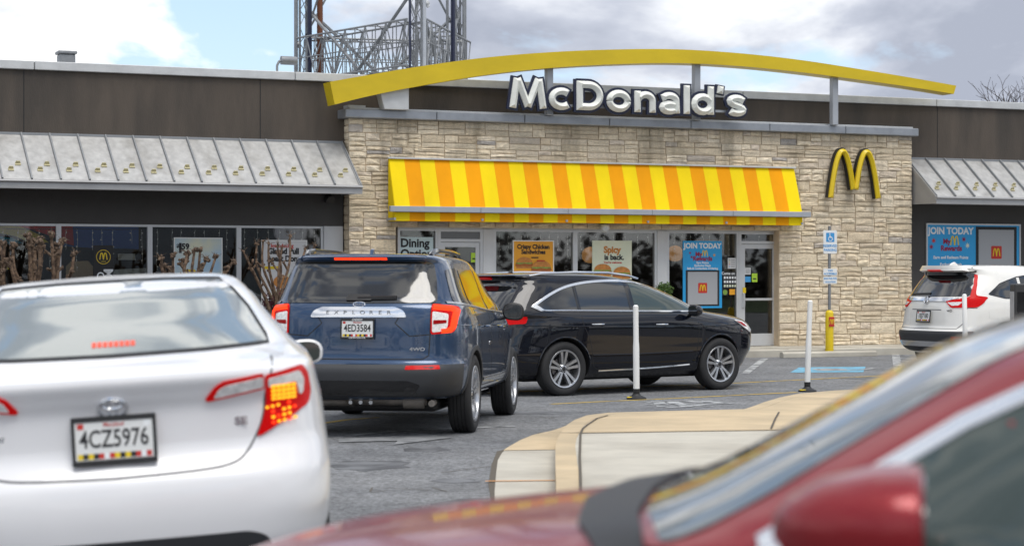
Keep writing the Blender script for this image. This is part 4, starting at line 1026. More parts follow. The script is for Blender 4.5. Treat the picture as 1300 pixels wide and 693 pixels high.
marker(808, 506.5, 387, -.01, 'white marker post standing in front of the navy car door')
marker(1025, 497, 381, .04, 'slightly leaning white marker post at the tan corner of the island', base=0)
marker(1226, 489, 373, -.02, 'white marker post in front of the white crossover')
# dark order-point column at the right edge
yy = 25.5; x0 = (1285 - 650) / F * yy
o = empty('order_column', (x0 + .18, yy, gz(yy)), 0, 'dark grey column with worn edges at the right edge before the white crossover', 'column')
zt2 = CAMZ + (346.5 - 360) * yy / F - gz(yy)
MB().box(-.18, .18, -.12, .12, 0, zt2).build('casing', M['clad'], o, bevel=.015); MB().box(-.15, .15, -.126, -.118, zt2 - .75, zt2 - .1).build('dark_screen', M['blackg'], o, bevel=.004)
MB().box(-.184, -.176, -.1, .1, .1, zt2 - .1).build('edge_strip', M['post'], o)

# ================================================================== POLLARDED SHRUBS
def lump(mb, c, r, rnd, n=5):
    for k in range(n):
        cc = Vector(c) + Vector((rnd.uniform(-1, 1), rnd.uniform(-1, 1), rnd.uniform(-1, 1))) * r * .75
        bm = bmesh.new(); bmesh.ops.create_icosphere(bm, subdivisions=1, radius=r * rnd.uniform(.45, .8))
        vs = [tuple(v.co * (1 + rnd.uniform(-.2, .2)) + cc) for v in bm.verts]; fs = [tuple(v.index for v in f.verts) for f in bm.faces]; bm.free(); mb.add(vs, fs)
def shrub(name, lab, base_px, tips, Y, seed, rad=.055, pale=False, forks=()):
    rnd = random.Random(seed); bx_ = (base_px - 650) / F * Y
    # Y is a distance along the facade normal: stand 1.6 m out from the dark wall
    yd = -1.6
    u = U(base_px, yd); o = fthing(name, lab, 'shrub', u, yd, GB + .10, 'pollarded shrubs below the left windows')
    z00 = GB + .10
    trunk_top = .35
    MB().tube([(0, 0, -.05), (.02, 0, .2), (0, .01, trunk_top)], [rad * 2.4, rad * 2.0, rad * 1.9], 10).build('trunk', M['bark'], o, smooth=True)
    tg = MB()
    for k, (px, py) in enumerate(tips):
        dy = rnd.uniform(-.45, .45); tu, tz = fl(px, py, yd + dy); tz -= z00; tu -= u
        mb = MB(); s = Vector((rnd.uniform(-.04, .04), rnd.uniform(-.04, .04), trunk_top - .05)); e = Vector((tu, dy, tz))
        kn = rnd.uniform(-.07, .07)
        mid1 = s.lerp(e, .35) + Vector((-(e.x) * .14 + rnd.uniform(-.05, .05), 0, .08)); mid2 = s.lerp(e, .75) + Vector((kn, rnd.uniform(-.05, .05), 0.0)); mid1.x -= kn * .6
        pts = catmull([s, mid1, mid2, e], 5); rr = [rad * .72 * (1 - .45 * i / (len(pts) - 1)) * (1 + rnd.uniform(-.08, .1)) for i in range(len(pts))]
        mb.tube(pts, rr, 8); st = mb.build('stem', M['bark'], o, smooth=True)
        kb = MB(); lump(kb, e, rad * (1.0 if not pale else .7), rnd, 6 if not pale else 4)
        for q in range(2):
            sp_ = pts[int(len(pts) * rnd.uniform(.55, .85))]; d = Vector((rnd.uniform(-1, 1), rnd.uniform(-1, 1), rnd.uniform(.4, 1.2))).normalized() * rnd.uniform(.08, .2)
            kb.build('knob', M['knob' if not pale else 'bark'], st); kb = MB()
            kb.tube([sp_, sp_ + d * .6, sp_ + d], [rad * .5, rad * .45, rad * .4], 6); lump(kb, sp_ + d, rad * .7, rnd, 3)
        kb.build('knob', M['knob' if not pale else 'bark'], st)
        for q in range(7):
            dd = Vector((rnd.gauss(0, .8), rnd.gauss(0, .8), rnd.uniform(.1, 1.0))).normalized() * rnd.uniform(.06, .16)
            tg.tube([e, e + dd * .6 + Vector((0, 0, .01)), e + dd], [.006, .005, .003], 3, cap=False)
    tag(tg.build('twigs', M['knob'], o), kind='stuff')
shrub('pollard_shrub', 'knobbly brown pollarded shrub at the left edge behind the white sedan', 4, [(-8, 315), (0, 309), (6, 310), (-14, 322), (2, 345), (-5, 330)], 33, 1)
shrub('pollard_shrub', 'thick knobbly pollarded shrub in front of the leftmost window', 40, [(17, 312), (36, 300), (38, 309), (50, 304), (53, 311), (12, 330), (45, 318)], 33, 2, .065)
shrub('pollard_shrub', 'knobbly pollarded shrub before the window post left of the dark banner', 68, [(65, 299), (73, 312), (79, 306), (94, 322), (70, 318)], 33, 3, .06)
shrub('pollard_shrub', 'knobbly pollarded shrub in front of the price poster', 240, [(204, 327), (207, 339), (220, 324), (231, 332), (238, 321), (247, 318), (254, 317), (262, 329), (274, 326), (295, 333), (288, 340)], 33, 4, .055)
shrub('pollard_shrub', 'pale slender pollarded shrub in front of the donut poster', 352, [(309, 320), (314, 330), (326, 309), (334, 307), (341, 310), (352, 312), (358, 315), (368, 300), (388, 315), (400, 313)], 33, 5, .045, True)
yd = -1.3; u, z = fl(352, 395, yd)
o = fthing('purple_shrub', 'small purple leaved shrub at the foot of the pale pollard', 'shrub', u, yd, GB + .1)
MB().tube([(0, 0, 0), (.05, 0, .4), (0, 0, z - GB - .1)], .03, 6).build('stem', M['bark'], o); leafball(.32, 900, .04, 9, .9).build('foliage', M['purple'], o, loc=(0, 0, z - GB), fix=False)

# ================================================================== LATTICE TOWER
DA = 60.0
TA = Vector((-262 / F * DA, DA, 0)); TB = Vector((-122 / F * 55.5, 55.5, 0)); TC = Vector((-66 / F * 61, 61, 0))
tw = empty('radio_tower', ((TA.x + TB.x + TC.x) / 3, (TA.y + TB.y + TC.y) / 3, -.12), 0, 'grey lattice steel radio tower with a braced ring behind the roof', 'tower')
tl = Vector(tw.location)
def V(p, z): return Vector((p.x, p.y, z)) - tl
ztr, zbr = CAMZ + (346.5 - 50) * DA / F, CAMZ + (346.5 - 93) * DA / F
HT = 26.0
for P_, nm in ((TA, 'leg'), (TB, 'leg'), (TC, 'leg')):
    mb = MB(); s = .19
    cs = [Vector((s * math.cos(a), s * math.sin(a), 0)) for a in (R(90), R(210), R(330))]
    for c in cs: mb.tube([V(P_, -.2) + c, V(P_, HT) + c], .04, 6)
    z = 0; k = 0
    while z < HT - .5:
        for i in range(3):
            a, b = cs[i], cs[(i + 1) % 3]; mb.tube([V(P_, z) + (a if k % 2 else b), V(P_, z + .5) + (b if k % 2 else a)], .013, 4, cap=False)
        z += .5; k += 1
    mb.build(nm, M['galv'], tw)
MB().tube([V(TA + Vector((.42, .1, 0)), 0), V(TA + Vector((.42, .1, 0)), HT)], .09, 8).build('cable_run', M['rust'], tw)
MB().tube([V(TA + Vector((.15, -.3, 0)), 0), V(TA + Vector((.15, -.3, 0)), HT)], .07, 8).build('cable_run', M['navy'], tw)
MB().tube([V(TA + Vector((-.28, -.1, 0)), 0), V(TA + Vector((-.28, -.1, 0)), HT)], .06, 8).build('whip_antenna', M['galv'], tw)
MB().tube([V(TB + Vector((.25, -.3, 0)), 0), V(TB + Vector((.25, -.3, 0)), HT)], .05, 8).build('cable_run', M['post'], tw)
MB().tube([V(TB + Vector((1.0, 1.2, 0)), 0), V(TB + Vector((1.0, 1.2, 0)), HT)], .07, 8).build('cable_run', M['navy'], tw)
MB().tube([V(TB + Vector((-.15, -.25, 0)), 0), V(TB + Vector((-.15, -.25, 0)), HT)], .03, 8).build('cable_run', M['navy'], tw)
for k in range(3): MB().tube([V(TC + Vector((.12 - .25 * k, -.3, 0)), 0), V(TC + Vector((.12 - .25 * k, -.3, 0)), HT)], .05, 6).build('cable_run', M['galv'], tw)
for P_, z in ((TA + Vector((-.28, -.1, 0)), 7.6), (TB + Vector((.25, -.3, 0)), 8.2)):
    mb = MB(); lump(mb, V(P_, z + .9), .13, random.Random(2), 3); mb.build('insulator', M['cap_light'], tw)
rt = random.Random(8)
for A, B in ((TA, TB), (TB, TC), (TA, TC)):
    mb = MB(); off = ((A + B) / 2 - (TA + TB + TC) / 3).normalized() * .35
    for s in (-1, 1):
        for z in (ztr, zbr - .25): mb.tube([V(A, z) + off * s, V(B, z) + off * s], .03, 6)
        n = 11
        for k in range(n):
            p, q = k / n, (k + 1) / n; a1, b1 = A.lerp(B, p), A.lerp(B, q)
            za, zb2 = (ztr, zbr - .25) if k % 2 else (zbr - .25, ztr)
            mb.tube([V(a1, za) + off * s, V(b1, zb2) + off * s], .02, 5, cap=False); mb.tube([V(a1, ztr) + off * s, V(a1, zbr - .25) + off * s], .016, 5, cap=False)
            mb.tube([V(a1, za) + off * s, V(b1, za) - off * s], .014, 5, cap=False)
        mb.tube([V(A, (ztr + zbr) / 2 - .1) + off * s, V(B, (ztr + zbr) / 2 - .1) + off * s], .018, 5)
    mb.build('ring_truss', M['galv'], tw)
    zz = ztr; hb = 4.4
    for lev in range(2):
        mid = (A + B) / 2; z0 = zz + lev * hb * 1.6 + .1
        MB().tube([V(A, z0), V(mid, z0 + hb)], .035, 6).build('diagonal_brace', M['galv'], tw); MB().tube([V(B, z0), V(mid, z0 + hb)], .035, 6).build('diagonal_brace', M['galv'], tw)
        for t in (.33, .66):
            a = A.lerp(mid, t); za = z0 + hb * t; MB().tube([V(A, za), V(a, za)], .03, 5).build('strut', M['galv'], tw); b = B.lerp(mid, t); MB().tube([V(B, za), V(b, za)], .03, 5).build('strut', M['galv'], tw)
    for z0 in (1.0, 5.4): MB().tube([V(A, z0), V(B, z0 + 4.2)], .05, 5).build('diagonal_brace', M['galv'], tw); MB().tube([V(B, z0), V(A, z0 + 4.2)], .05, 5).build('diagonal_brace', M['galv'], tw)

# ================================================================== TREES
def bare_tree(name, lab, loc, H, seed, spread=.5, group=None, depth=6, r0=None, tw_m='twig'):
    rnd = random.Random(seed); o = empty(name, loc, rnd.uniform(0, 6), lab, 'tree', group)
    tr = MB(); cr = MB()
    def grow(p, d, ln, r, lev):
        q = p + d * ln; m_ = (p + q) / 2 + Vector((rnd.gauss(0, 1), rnd.gauss(0, 1), 0)) * ln * .05
        (tr if lev < 2 else cr).tube([p, m_, q], [r, r * .85, r * .7], 6 if lev < 3 else 3, cap=False)
        if lev >= depth: return
        for k in range(3 if lev < 4 else 2):
            nd = (d + Vector((rnd.gauss(0, 1), rnd.gauss(0, 1), rnd.gauss(.25, .6))) * spread * (1.0 if lev else .7)).normalized()
            grow(q if k else q, nd, ln * rnd.uniform(.62, .82), max(r * .6, .006), lev + 1)
    grow(Vector((0, 0, -.1)), Vector((0, 0, 1)), H * .28, r0 or H * .022, 0)
    tr.build('trunk', M[tw_m], o, smooth=True); cr.build('crown', M[tw_m], o, fix=False)
    return o
bt_ = bare_tree('bare_tree', 'leafless tree rising behind the roof at the far right edge', (19.9, 72, -.12), 9.6, 21, .45, depth=6)
# street side behind the camera: what the windows and paintwork mirror
hs = empty('grey_house', (34, -16, .12), R(-52), 'grey clapboard house across the street mirrored in the shop windows', 'house')
mb = MB(); mb.prism([(-5, 0), (5, 0), (5, 5.2), (0, 9.2), (-5, 5.2)], lambda a, b: (a, -6, b), lambda a, b: (a, 6, b)); mb.build('wall', M['siding'], hs)
for s in (-1, 1): MB().prism([(0, 9.25), (s * 5.5, 4.85), (s * 5.5, 5.0), (0, 9.45)], lambda a, b: (a, -6.4, b), lambda a, b: (a, 6.4, b)).build('roof', M['roofing'], hs)
for z in [k * .3 + .2 for k in range(28)]:
    hw = 5.02 if z < 5.2 else 5 * (9.2 - z) / 4
    if hw > .4: MB().box(-hw, hw, -6.02, -6.0, z, z + .02).build('clapboard', M['roofing'], hs); MB().box(-hw, hw, 6.0, 6.02, z, z + .02).build('clapboard', M['roofing'], hs)
for a, b in ((-3, 1.2), (1.6, 1.2), (-3, 3.8), (1.6, 3.8)):
    for s in (-6.05, 6.01):
        w2 = MB().box(a, a + 1.3, s, s + .04, b, b + 1.3).build('window', M['white'], hs); MB().box(a + .1, a + 1.2, s - .01, s + .05, b + .1, b + 1.2).build('pane', M['privacy'], w2)
for k, (x, y, h) in enumerate(((40, 2, 11), (47, 9, 13), (38, 12, 12), (52, 18, 12), (44, -6, 12), (58, 6, 14))):
    bare_tree('bare_tree', ['tall leafless tree across the lot mirrored in the windows', 'broad leafless tree farther across the lot', 'leafless tree nearest the house across the lot', 'leafless tree at the back of the far verge', 'leafless tree beside the grey house', 'tallest leafless tree on the far verge'][k], (x, y, gz(y)), h, 40 + k, .5, 'leafless trees across the lot', depth=6)
def woodland():
    src = [o for o in bpy.data.objects if o.name.startswith('crown')][0].data
    vb = [tuple(v.co) for v in src.vertices]; fb = [tuple(p.vertices) for p in src.polygons]; r_ = random.Random(77); mb = MB()
    for k in range(26):
        t = k / 25; x = 50 + 16 * math.sin(t * 2.6) + r_.uniform(-3, 3); y = -34 + 84 * t; a = r_.uniform(0, 6); s = r_.uniform(.9, 1.5)
        mb.add([(x + (q[0] * math.cos(a) - q[1] * math.sin(a)) * s, y + (q[0] * math.sin(a) + q[1] * math.cos(a)) * s, q[2] * s) for q in vb], fb)
        for j in range(260):
            h = abs(r_.gauss(0, 1.6)); p = Vector((x + r_.gauss(0, 2.2), y + r_.gauss(0, 2.2), h)); q = r_.uniform(.2, .5); d1 = Vector((r_.gauss(0, 1), r_.gauss(0, 1), r_.gauss(0, 1))).normalized(); d2 = d1.cross(Vector((r_.gauss(0, 1), r_.gauss(0, 1), r_.gauss(0, 1)))).normalized()
            mb.add([p - d1 * q, p + d2 * q * .6, p + d1 * q, p - d2 * q * .6], [(0, 1, 2, 3)])
    for k in range(30):
        t = k / 29; x = -75 + 125 * t; y = -42 - 10 * math.sin(t * 3) + r_.uniform(-3, 3); a = r_.uniform(0, 6); s = r_.uniform(.9, 1.4)
        mb.add([(x + (q[0] * math.cos(a) - q[1] * math.sin(a)) * s, y + (q[0] * math.sin(a) + q[1] * math.cos(a)) * s, q[2] * s) for q in vb], fb)
        for j in range(320):
            h = abs(r_.gauss(0, 2.2)); p = Vector((x + r_.gauss(0, 2.4), y + r_.gauss(0, 2.2), h)); q = r_.uniform(.2, .5); d1 = Vector((r_.gauss(0, 1), r_.gauss(0, 1), r_.gauss(0, 1))).normalized(); d2 = d1.cross(Vector((r_.gauss(0, 1), r_.gauss(0, 1), r_.gauss(0, 1)))).normalized()
            mb.add([p - d1 * q, p + d2 * q * .6, p + d1 * q, p - d2 * q * .6], [(0, 1, 2, 3)])
    o = mb.build('woodland', M['twig'], fix=False); tag(o, kind='stuff')
woodland()
vs = [(30, -30), (44, -34), (90, -10), (90, 60), (60, 60), (36, 20)]
sheet('grass_verge', vs, .02, M['grass'])
# ================================================================== VEHICLES
def pchip(xs, ys, x):
    n = len(xs)
    if x <= xs[0]: return ys[0]
    if x >= xs[-1]: return ys[-1]
    i = max(k for k in range(n - 1) if xs[k] <= x); i = min(i, n - 2)
    h = [xs[k + 1] - xs[k] for k in range(n - 1)]; dl = [(ys[k + 1] - ys[k]) / h[k] for k in range(n - 1)]
    def m(k):
        if k == 0: return dl[0]
        if k == n - 1: return dl[-1]
        if dl[k - 1] * dl[k] <= 0: return 0.0
        w1 = 2 * h[k] + h[k - 1]; w2 = h[k] + 2 * h[k - 1]; return (w1 + w2) / (w1 / dl[k - 1] + w2 / dl[k])
    t = (x - xs[i]) / h[i]; a, b = m(i), m(i + 1)
    return (ys[i] * (2 * t ** 3 - 3 * t * t + 1) + h[i] * a * (t ** 3 - 2 * t * t + t) + ys[i + 1] * (-2 * t ** 3 + 3 * t * t) + h[i] * b * (t ** 3 - t * t))

class Car:
    """forward +X from the rear bumper at x=0, left +Y, up +Z. keys: z, x_rear, x_front, half width, rear roundness, front roundness"""
    def __init__(s, name, label, cat, keys, wheels, wr, bow=(.06, .18), paint='pearl', nu=168, nz=92):
        s.root = empty(name, (0, 0, 0), 0, label, cat); s.keys = keys; s.bow = bow; s.nu = nu; s.nz = nz; s.paint = paint
        s.wheels = wheels; s.wr = wr
        d = [0]
        for a, b in zip(keys, keys[1:]): d.append(d[-1] + math.sqrt(sum((a[i] - b[i]) ** 2 * wgt for i, wgt in ((0, 4), (1, .6), (2, .6), (3, 1.5)))) + .004)
        s.t = d
        rings = [s.ring(d[-1] * k / nz) for k in range(nz + 1)]
        mb = MB(); mb.v = [p for r_ in rings for p in r_]
        for j in range(nz):
            for i in range(nu): mb.f.append((j * nu + i, j * nu + (i + 1) % nu, (j + 1) * nu + (i + 1) % nu, (j + 1) * nu + i)); mb.mi.append(0)
        c0 = len(mb.v); cx = sum(p[0] for p in rings[0]) / nu; mb.v.append((cx, 0, rings[0][0][2])); cx = sum(p[0] for p in rings[-1]) / nu; mb.v.append((cx, 0, rings[-1][0][2] + .004))
        for i in range(nu): mb.f.append((c0, (i + 1) % nu, i)); mb.f.append((c0 + 1, nz * nu + i, nz * nu + (i + 1) % nu)); mb.mi += [0, 0]
        me = mb.mesh(M[paint]); me.materials.append(M['gap'])
        bm = bmesh.new(); bm.from_mesh(me); s.bvh = BVHTree.FromBMesh(bm); bm.free()
        me.polygons.foreach_set('use_smooth', [True] * len(me.polygons))
        s.body = s.cut(me, 'body')
    def par(s, t): k = s.keys; return [pchip(s.t, [q[i] for q in k], t) for i in range(6)]
    def tz(s, z):
        for i in range(len(s.keys) - 1):
            a, b = s.keys[i][0], s.keys[i + 1][0]
            if a <= z <= b:
                lo, hi = s.t[i], s.t[i + 1]
                for _ in range(30):
                    m_ = (lo + hi) / 2
                    if s.par(m_)[0] < z: lo = m_
                    else: hi = m_
                return lo
    def ring(s, t, grow=0.0):
        z, xr, xf, w_, nr, nf = s.par(t); xr -= grow; xf += grow; w_ += grow
        cx = xr + (xf - xr) * .48; P = []
        for k in range(361):
            a = 2 * PI * k / 360; c, q = math.cos(a), math.sin(a); n_ = nf if c > 0 else nr
            ax = (xf - cx) if c > 0 else (cx - xr)
            x = cx + ax * math.copysign(abs(c) ** (2 / n_), c); y = w_ * math.copysign(abs(q) ** (2 / n_), q)
            v = min(1, abs(y) / max(w_, .01)); e = abs(c) ** (2 / n_)
            x += (s.bow[0] if c < 0 else -s.bow[1]) * v * v * e ** 3 * (min(1, w_ / .6))
            P.append(Vector((x, y)))
        L_ = [0]
        for a, b in zip(P, P[1:]): L_.append(L_[-1] + math.hypot(b.x - a.x, 1.8 * (b.y - a.y)) + 1e-6)
        out = []; j = 0
        for k in range(s.nu):
            tgt = L_[-1] * k / s.nu
            while L_[j + 1] < tgt: j += 1
            p = P[j].lerp(P[j + 1], (tgt - L_[j]) / (L_[j + 1] - L_[j])); out.append((p.x, p.y, z))
        return out
    def cut(s, me, name, m2=None):
        """cut the wheel arches out of a closed mesh"""
        o = link(name, me, s.root); tmp = []
        for x, hw in s.wheels:
            mb = MB(); mb.lathe([(0, -1.3), (s.wr + .045, -1.3), (s.wr + .045, -(hw - .30)), (0, -(hw - .30))], 40, Matrix.Translation((x, 0, s.wr)) @ Matrix.Rotation(R(-90), 4, 'X'))
            mb.lathe([(0, (hw - .30)), (s.wr + .045, (hw - .30)), (s.wr + .045, 1.3), (0, 1.3)], 40, Matrix.Translation((x, 0, s.wr)) @ Matrix.Rotation(R(-90), 4, 'X'))
            c = link('cut', mb.mesh(M['gap'], weld=True)); tmp.append(c); c.data.materials.clear(); c.data.materials.append(M['gap'])
            md = o.modifiers.new('b', 'BOOLEAN'); md.object = c; md.operation = 'DIFFERENCE'; md.solver = 'EXACT'; md.material_mode = 'TRANSFER'
        bpy.context.view_layer.update()
        me2 = bpy.data.meshes.new_from_object(o.evaluated_get(bpy.context.evaluated_depsgraph_get()))
        o.modifiers.clear(); o.data = me2
        for c in tmp: bpy.data.objects.remove(c)
        me2.polygons.foreach_set('use_smooth', [True] * len(me2.polygons)); me2.set_sharp_from_angle(angle=R(40))
        return o
    def skin(s, name, z0, z1, m, grow=.006, x0=-9, x1=9):
        """a shell wrapped round the body between two heights, kept between x0 and x1"""
        t0, t1 = s.tz(z0), s.tz(z1); n = 12; R_ = [s.ring(t0 + (t1 - t0) * k / n, grow) for k in range(n + 1)]; I_ = [s.ring(t0 + (t1 - t0) * k / n, -.02) for k in range(n + 1)]
        keep = [i for i in range(s.nu) if x0 <= R_[0][i][0] <= x1]
        if len(keep) == s.nu: seq = keep; closed = True
        else:
            k0 = next(i for i in keep if (i - 1) % s.nu not in keep); seq = [(k0 + q) % s.nu for q in range(len(keep))]; closed = False
        m_ = len(seq); mb = MB(); mb.v = [R_[j][i] for j in range(n + 1) for i in seq] + [I_[j][i] for j in range(n + 1) for i in seq]; B = (n + 1) * m_
        for j in range(n):
            for i in range(m_ if closed else m_ - 1):
                a, b = i, (i + 1) % m_; f = (j * m_ + a, j * m_ + b, (j + 1) * m_ + b, (j + 1) * m_ + a); mb.f.append(f); mb.f.append(tuple(B + q for q in f[::-1]))
        for i in range(m_ if closed else m_ - 1):
            a, b = i, (i + 1) % m_; mb.f.append((a, B + a, B + b, b)); mb.f.append((n * m_ + b, B + n * m_ + b, B + n * m_ + a, n * m_ + a))
        if not closed:
            for j in range(n): mb.f.append((j * m_, (j + 1) * m_, B + (j + 1) * m_, B + j * m_)); mb.f.append((j * m_ + m_ - 1, B + j * m_ + m_ - 1, B + (j + 1) * m_ + m_ - 1, (j + 1) * m_ + m_ - 1))
        mb.mi = [0] * len(mb.f)
        return s.cut(mb.mesh(M[m]), name)
    def cast(s, view, a, b):
        o, d = {'rear': (Vector((-1.5, -a, b)), Vector((1, 0, 0))), 'right': (Vector((a, -2, b)), Vector((0, 1, 0))), 'left': (Vector((a, 2, b)), Vector((0, -1, 0))),
                'top': (Vector((a, b, 3)), Vector((0, 0, -1))), 'front': (Vector((9, b and a, b)), Vector((-1, 0, 0)))}[view]
        h = s.bvh.ray_cast(o, d)
        return (h[0], h[1], d)
    def panel(s, name, poly, view, m, off=.004, parent=None, step=.045, skirt=.012, label=None, both=False):
        if both:
            s.panel(name, poly, 'left', m, off, parent, step, skirt, label)
        P = []
        for i, p in enumerate(poly):
            q = poly[(i + 1) % len(poly)]; d = math.hypot(q[0] - p[0], q[1] - p[1]); k = max(1, int(d / step)); P += [Vector((p[0] + (q[0] - p[0]) * j / k, p[1] + (q[1] - p[1]) * j / k)) for j in range(k)]
        n = len(P); x0, x1 = min(p.x for p in P), max(p.x for p in P); y0, y1 = min(p.y for p in P), max(p.y for p in P)
        inner = []; x = x0 + step * .5
        while x < x1:
            y = y0 + step * .5
            while y < y1:
                if min((Vector((x, y)) - p).length for p in P) > step * .5: inner.append(Vector((x, y)))
                y += step
            x += step
        vs, es, fs, *_ = geometry.delaunay_2d_cdt(P + inner, [(i, (i + 1) % n) for i in range(n)], [], 1, 1e-6)
        mb = MB(); idx = {}
        for i, v in enumerate(vs):
            h, nn, d = s.cast(view, v.x, v.y)
            if h is None: continue
            if nn.dot(d) > 0: nn = -nn
            idx[i] = len(mb.v); mb.v.append(tuple(h + nn * off * .6 - d * off * .4))
            mb.v.append(tuple(h + nn * (off * .6 - skirt) - d * off * .4))
        from collections import Counter
        ec = Counter()
        F_ = [f for f in fs if all(i in idx for i in f)]
        for f in F_:
            for i in range(len(f)): ec[frozenset((f[i], f[(i + 1) % len(f)]))] += 1
        for f in F_:
            mb.f.append(tuple(idx[i] for i in f))
            for i in range(len(f)):
                a, b = f[i], f[(i + 1) % len(f)]
                if ec[frozenset((a, b))] == 1: mb.f.append((idx[a], idx[a] + 1, idx[b] + 1, idx[b]))
        mb.mi = [0] * len(mb.f)
        o = mb.build(name, M[m], parent or s.root, smooth=True)
        if label: o['label'] = label
        return o
    def strip(s, name, path, wd, view, m, off=.005, closed=False, parent=None, both=False, skirt=.01, step=.04):
        if both: s.strip(name, path, wd, 'left', m, off, closed, parent, False, skirt, step)
        P = []
        pp = list(path) + ([path[0]] if closed else [])
        for p, q in zip(pp, pp[1:]):
            d = math.hypot(q[0] - p[0], q[1] - p[1]); k = max(1, int(d / step)); P += [Vector((p[0] + (q[0] - p[0]) * j / k, p[1] + (q[1] - p[1]) * j / k)) for j in range(k)]
        if not closed: P.append(Vector(pp[-1]))
        n = len(P); mb = MB(); ok = []
        for i in range(n):
            a = P[i - 1] if (closed or i) else P[i]; b = P[(i + 1) % n] if (closed or i < n - 1) else P[i]
            t = (b - a).normalized(); nn = Vector((-t.y, t.x)) * wd / 2; row = []
            for q in (P[i] + nn, P[i], P[i] - nn):
                h, N_, d = s.cast(view, q.x, q.y)
                if h is None: row = None; break
                if N_.dot(d) > 0: N_ = -N_
                row.append((h, N_))
            ok.append(row is not None)
            if row is None: row = [(Vector((0, 0, .5)), Vector((0, 0, 1)))] * 3
            (h0, n0), (h1, n1), (h2, n2) = row
            for q in (h0 + n0 * (off * .4 - skirt), h0 + n0 * off * .6, h1 + n1 * off, h2 + n2 * off * .6, h2 + n2 * (off * .4 - skirt)): mb.v.append(tuple(q))
        for i in range(n if closed else n - 1):
            j = (i + 1) % n
            if not (ok[i] and ok[j]): continue
            for k in range(4): mb.f.append((i * 5 + k, i * 5 + k + 1, j * 5 + k + 1, j * 5 + k)); mb.mi.append(0)
        return mb.build(name, M[m], parent or s.root, smooth=True)
    def wheel(s, x, hw, side, kind):
        r_ = s.wr; tw_ = .235
        Mx = Matrix.Translation((x, side * (hw - tw_ / 2 - .01), r_)) @ Matrix.Rotation(R(-90 * side), 4, 'X')   # local +z points outward
        a = tw_ / 2; ri = r_ - (.115 if kind != 'sedan' else .11)
        pr = [(ri - .01, -a + .02), (ri + .03, -a + .004), (r_ - .04, -a), (r_ - .012, -a + .015), (r_, -a + .04)]
        for g in (-.055, -.02, .02, .055): pr += [(r_, g - .006), (r_ - .009, g - .005), (r_ - .009, g + .005), (r_, g + .006)]
        pr += [(r_, a - .04), (r_ - .012, a - .015), (r_ - .04, a - .001), (ri + .06, a + .003), (ri + .03, a - .002), (ri + .004, a - .012), (ri - .012, a - .03)]
        wh = MB().lathe(pr, 48, Mx, close=True).build('wheel', M['tyre'], s.root, smooth=True)
        mb = MB(); mb.lathe([(ri - .012, -a + .02), (ri - .016, a - .028), (ri + .002, a - .010), (ri - .002, a - .004), (ri - .022, a - .010), (ri - .03, a - .05), (ri - .03, -a + .03)], 48, Mx, close=True)
        ns = 5
        for k in range(ns):
            base = 2 * PI * k / ns + PI / 2
            for q in (-1, 1):
                def P(rad, ang, h): return Mx @ Vector((rad * math.cos(ang), rad * math.sin(ang), h))
                a0, a1 = base + q * .20, base + q * (.19 if kind != 'twist' else .26); w0, w1 = .10 * .26 / .2, .055 * .26 / .2
                r0, r1 = .045, ri - .018; v = []
                for rad, an, wd, h in ((r0, base + q * .30, .016, a - .045), ((r0 + r1) / 2, a0, .017, a - .028), (r1, a1, .021, a - .018)):
                    da = wd / rad
                    v += [P(rad, an - da, h), P(rad, an + da, h), P(rad, an + da * 1.2, h - .045), P(rad, an - da * 1.2, h - .045)]
                fs = []
                for i in range(2):
                    for j in range(4): fs.append((i * 4 + j, i * 4 + (j + 1) % 4, (i + 1) * 4 + (j + 1) % 4, (i + 1) * 4 + j))
                fs += [(3, 2, 1, 0), (8, 9, 10, 11)]
                mb.add(v, fs)
        mb.lathe([(0, a - .03), (.035, a - .03), (.06, a - .045), (.075, a - .07), (0, a - .07)], 20, Mx)
        rim = mb.build('rim', M['alloy'], wh, smooth=True)
        MB().lathe([(0, -.02), (ri - .025, -.02), (ri - .025, -.04), (0, -.04)], 32, Mx).build('wheel_well_back', M['alloydark'], wh)
        MB().lathe([(.06, a - .10), (.155, a - .10), (.155, a - .12), (.06, a - .12)], 28, Mx, close=True).build('brake_disc', M['disc'], wh)
        MB().lathe([(0, a - .022), (.028, a - .024), (.033, a - .03), (0, a - .03)], 16, Mx).build('hub_cap', M['alloydark'], wh)
        for k in range(5):
            an = 2 * PI * k / 5; c = Mx @ Vector((.05 * math.cos(an), .05 * math.sin(an), a - .045)); c2 = Mx @ Vector((.05 * math.cos(an), .05 * math.sin(an), a - .028))
            MB().tube([c, c2], .008, 6).build('lug_nut', M['alloydark'], wh)
        return wh
    def allwheels(s, kind='suv'):
        for x, hw in s.wheels:
            for sd in (-1, 1): s.wheel(x, hw, sd, kind)
    def plate(s, z, body, top=None, bot=None, w_=.305, h=.155, x=None, frame='black', tilt=8):
        hit = s.cast('rear', 0, z)[0]; px = (hit.x if x is None else x) - .02
        p = empty('licence_plate', (px, 0, z)); p.parent = s.root; p.rotation_euler = (0, R(tilt), 0)
        def bx(a, b, c, d, y0, y1, m, nm, bev=0):  # a..b right positive
            return MB().box(-y1, -y0, -b, -a, c, d).build(nm, M[m], p, bevel=bev)
        bx(-w_ / 2, w_ / 2, -h / 2, h / 2, 0, .006, 'plate', 'plate_sheet')
        t = .014
        for a, b, c, d in ((-w_ / 2 - t, w_ / 2 + t, h / 2, h / 2 + t * 1.5), (-w_ / 2 - t, w_ / 2 + t, -h / 2 - t * 1.5, -h / 2), (-w_ / 2 - t, -w_ / 2, -h / 2, h / 2), (w_ / 2, w_ / 2 + t, -h / 2, h / 2)):
            bx(a, b, c, d, -.004, .012, frame, 'plate_frame', .003)
        rot = Matrix(((0, 0, -1), (-1, 0, 0), (0, 1, 0))).to_euler()
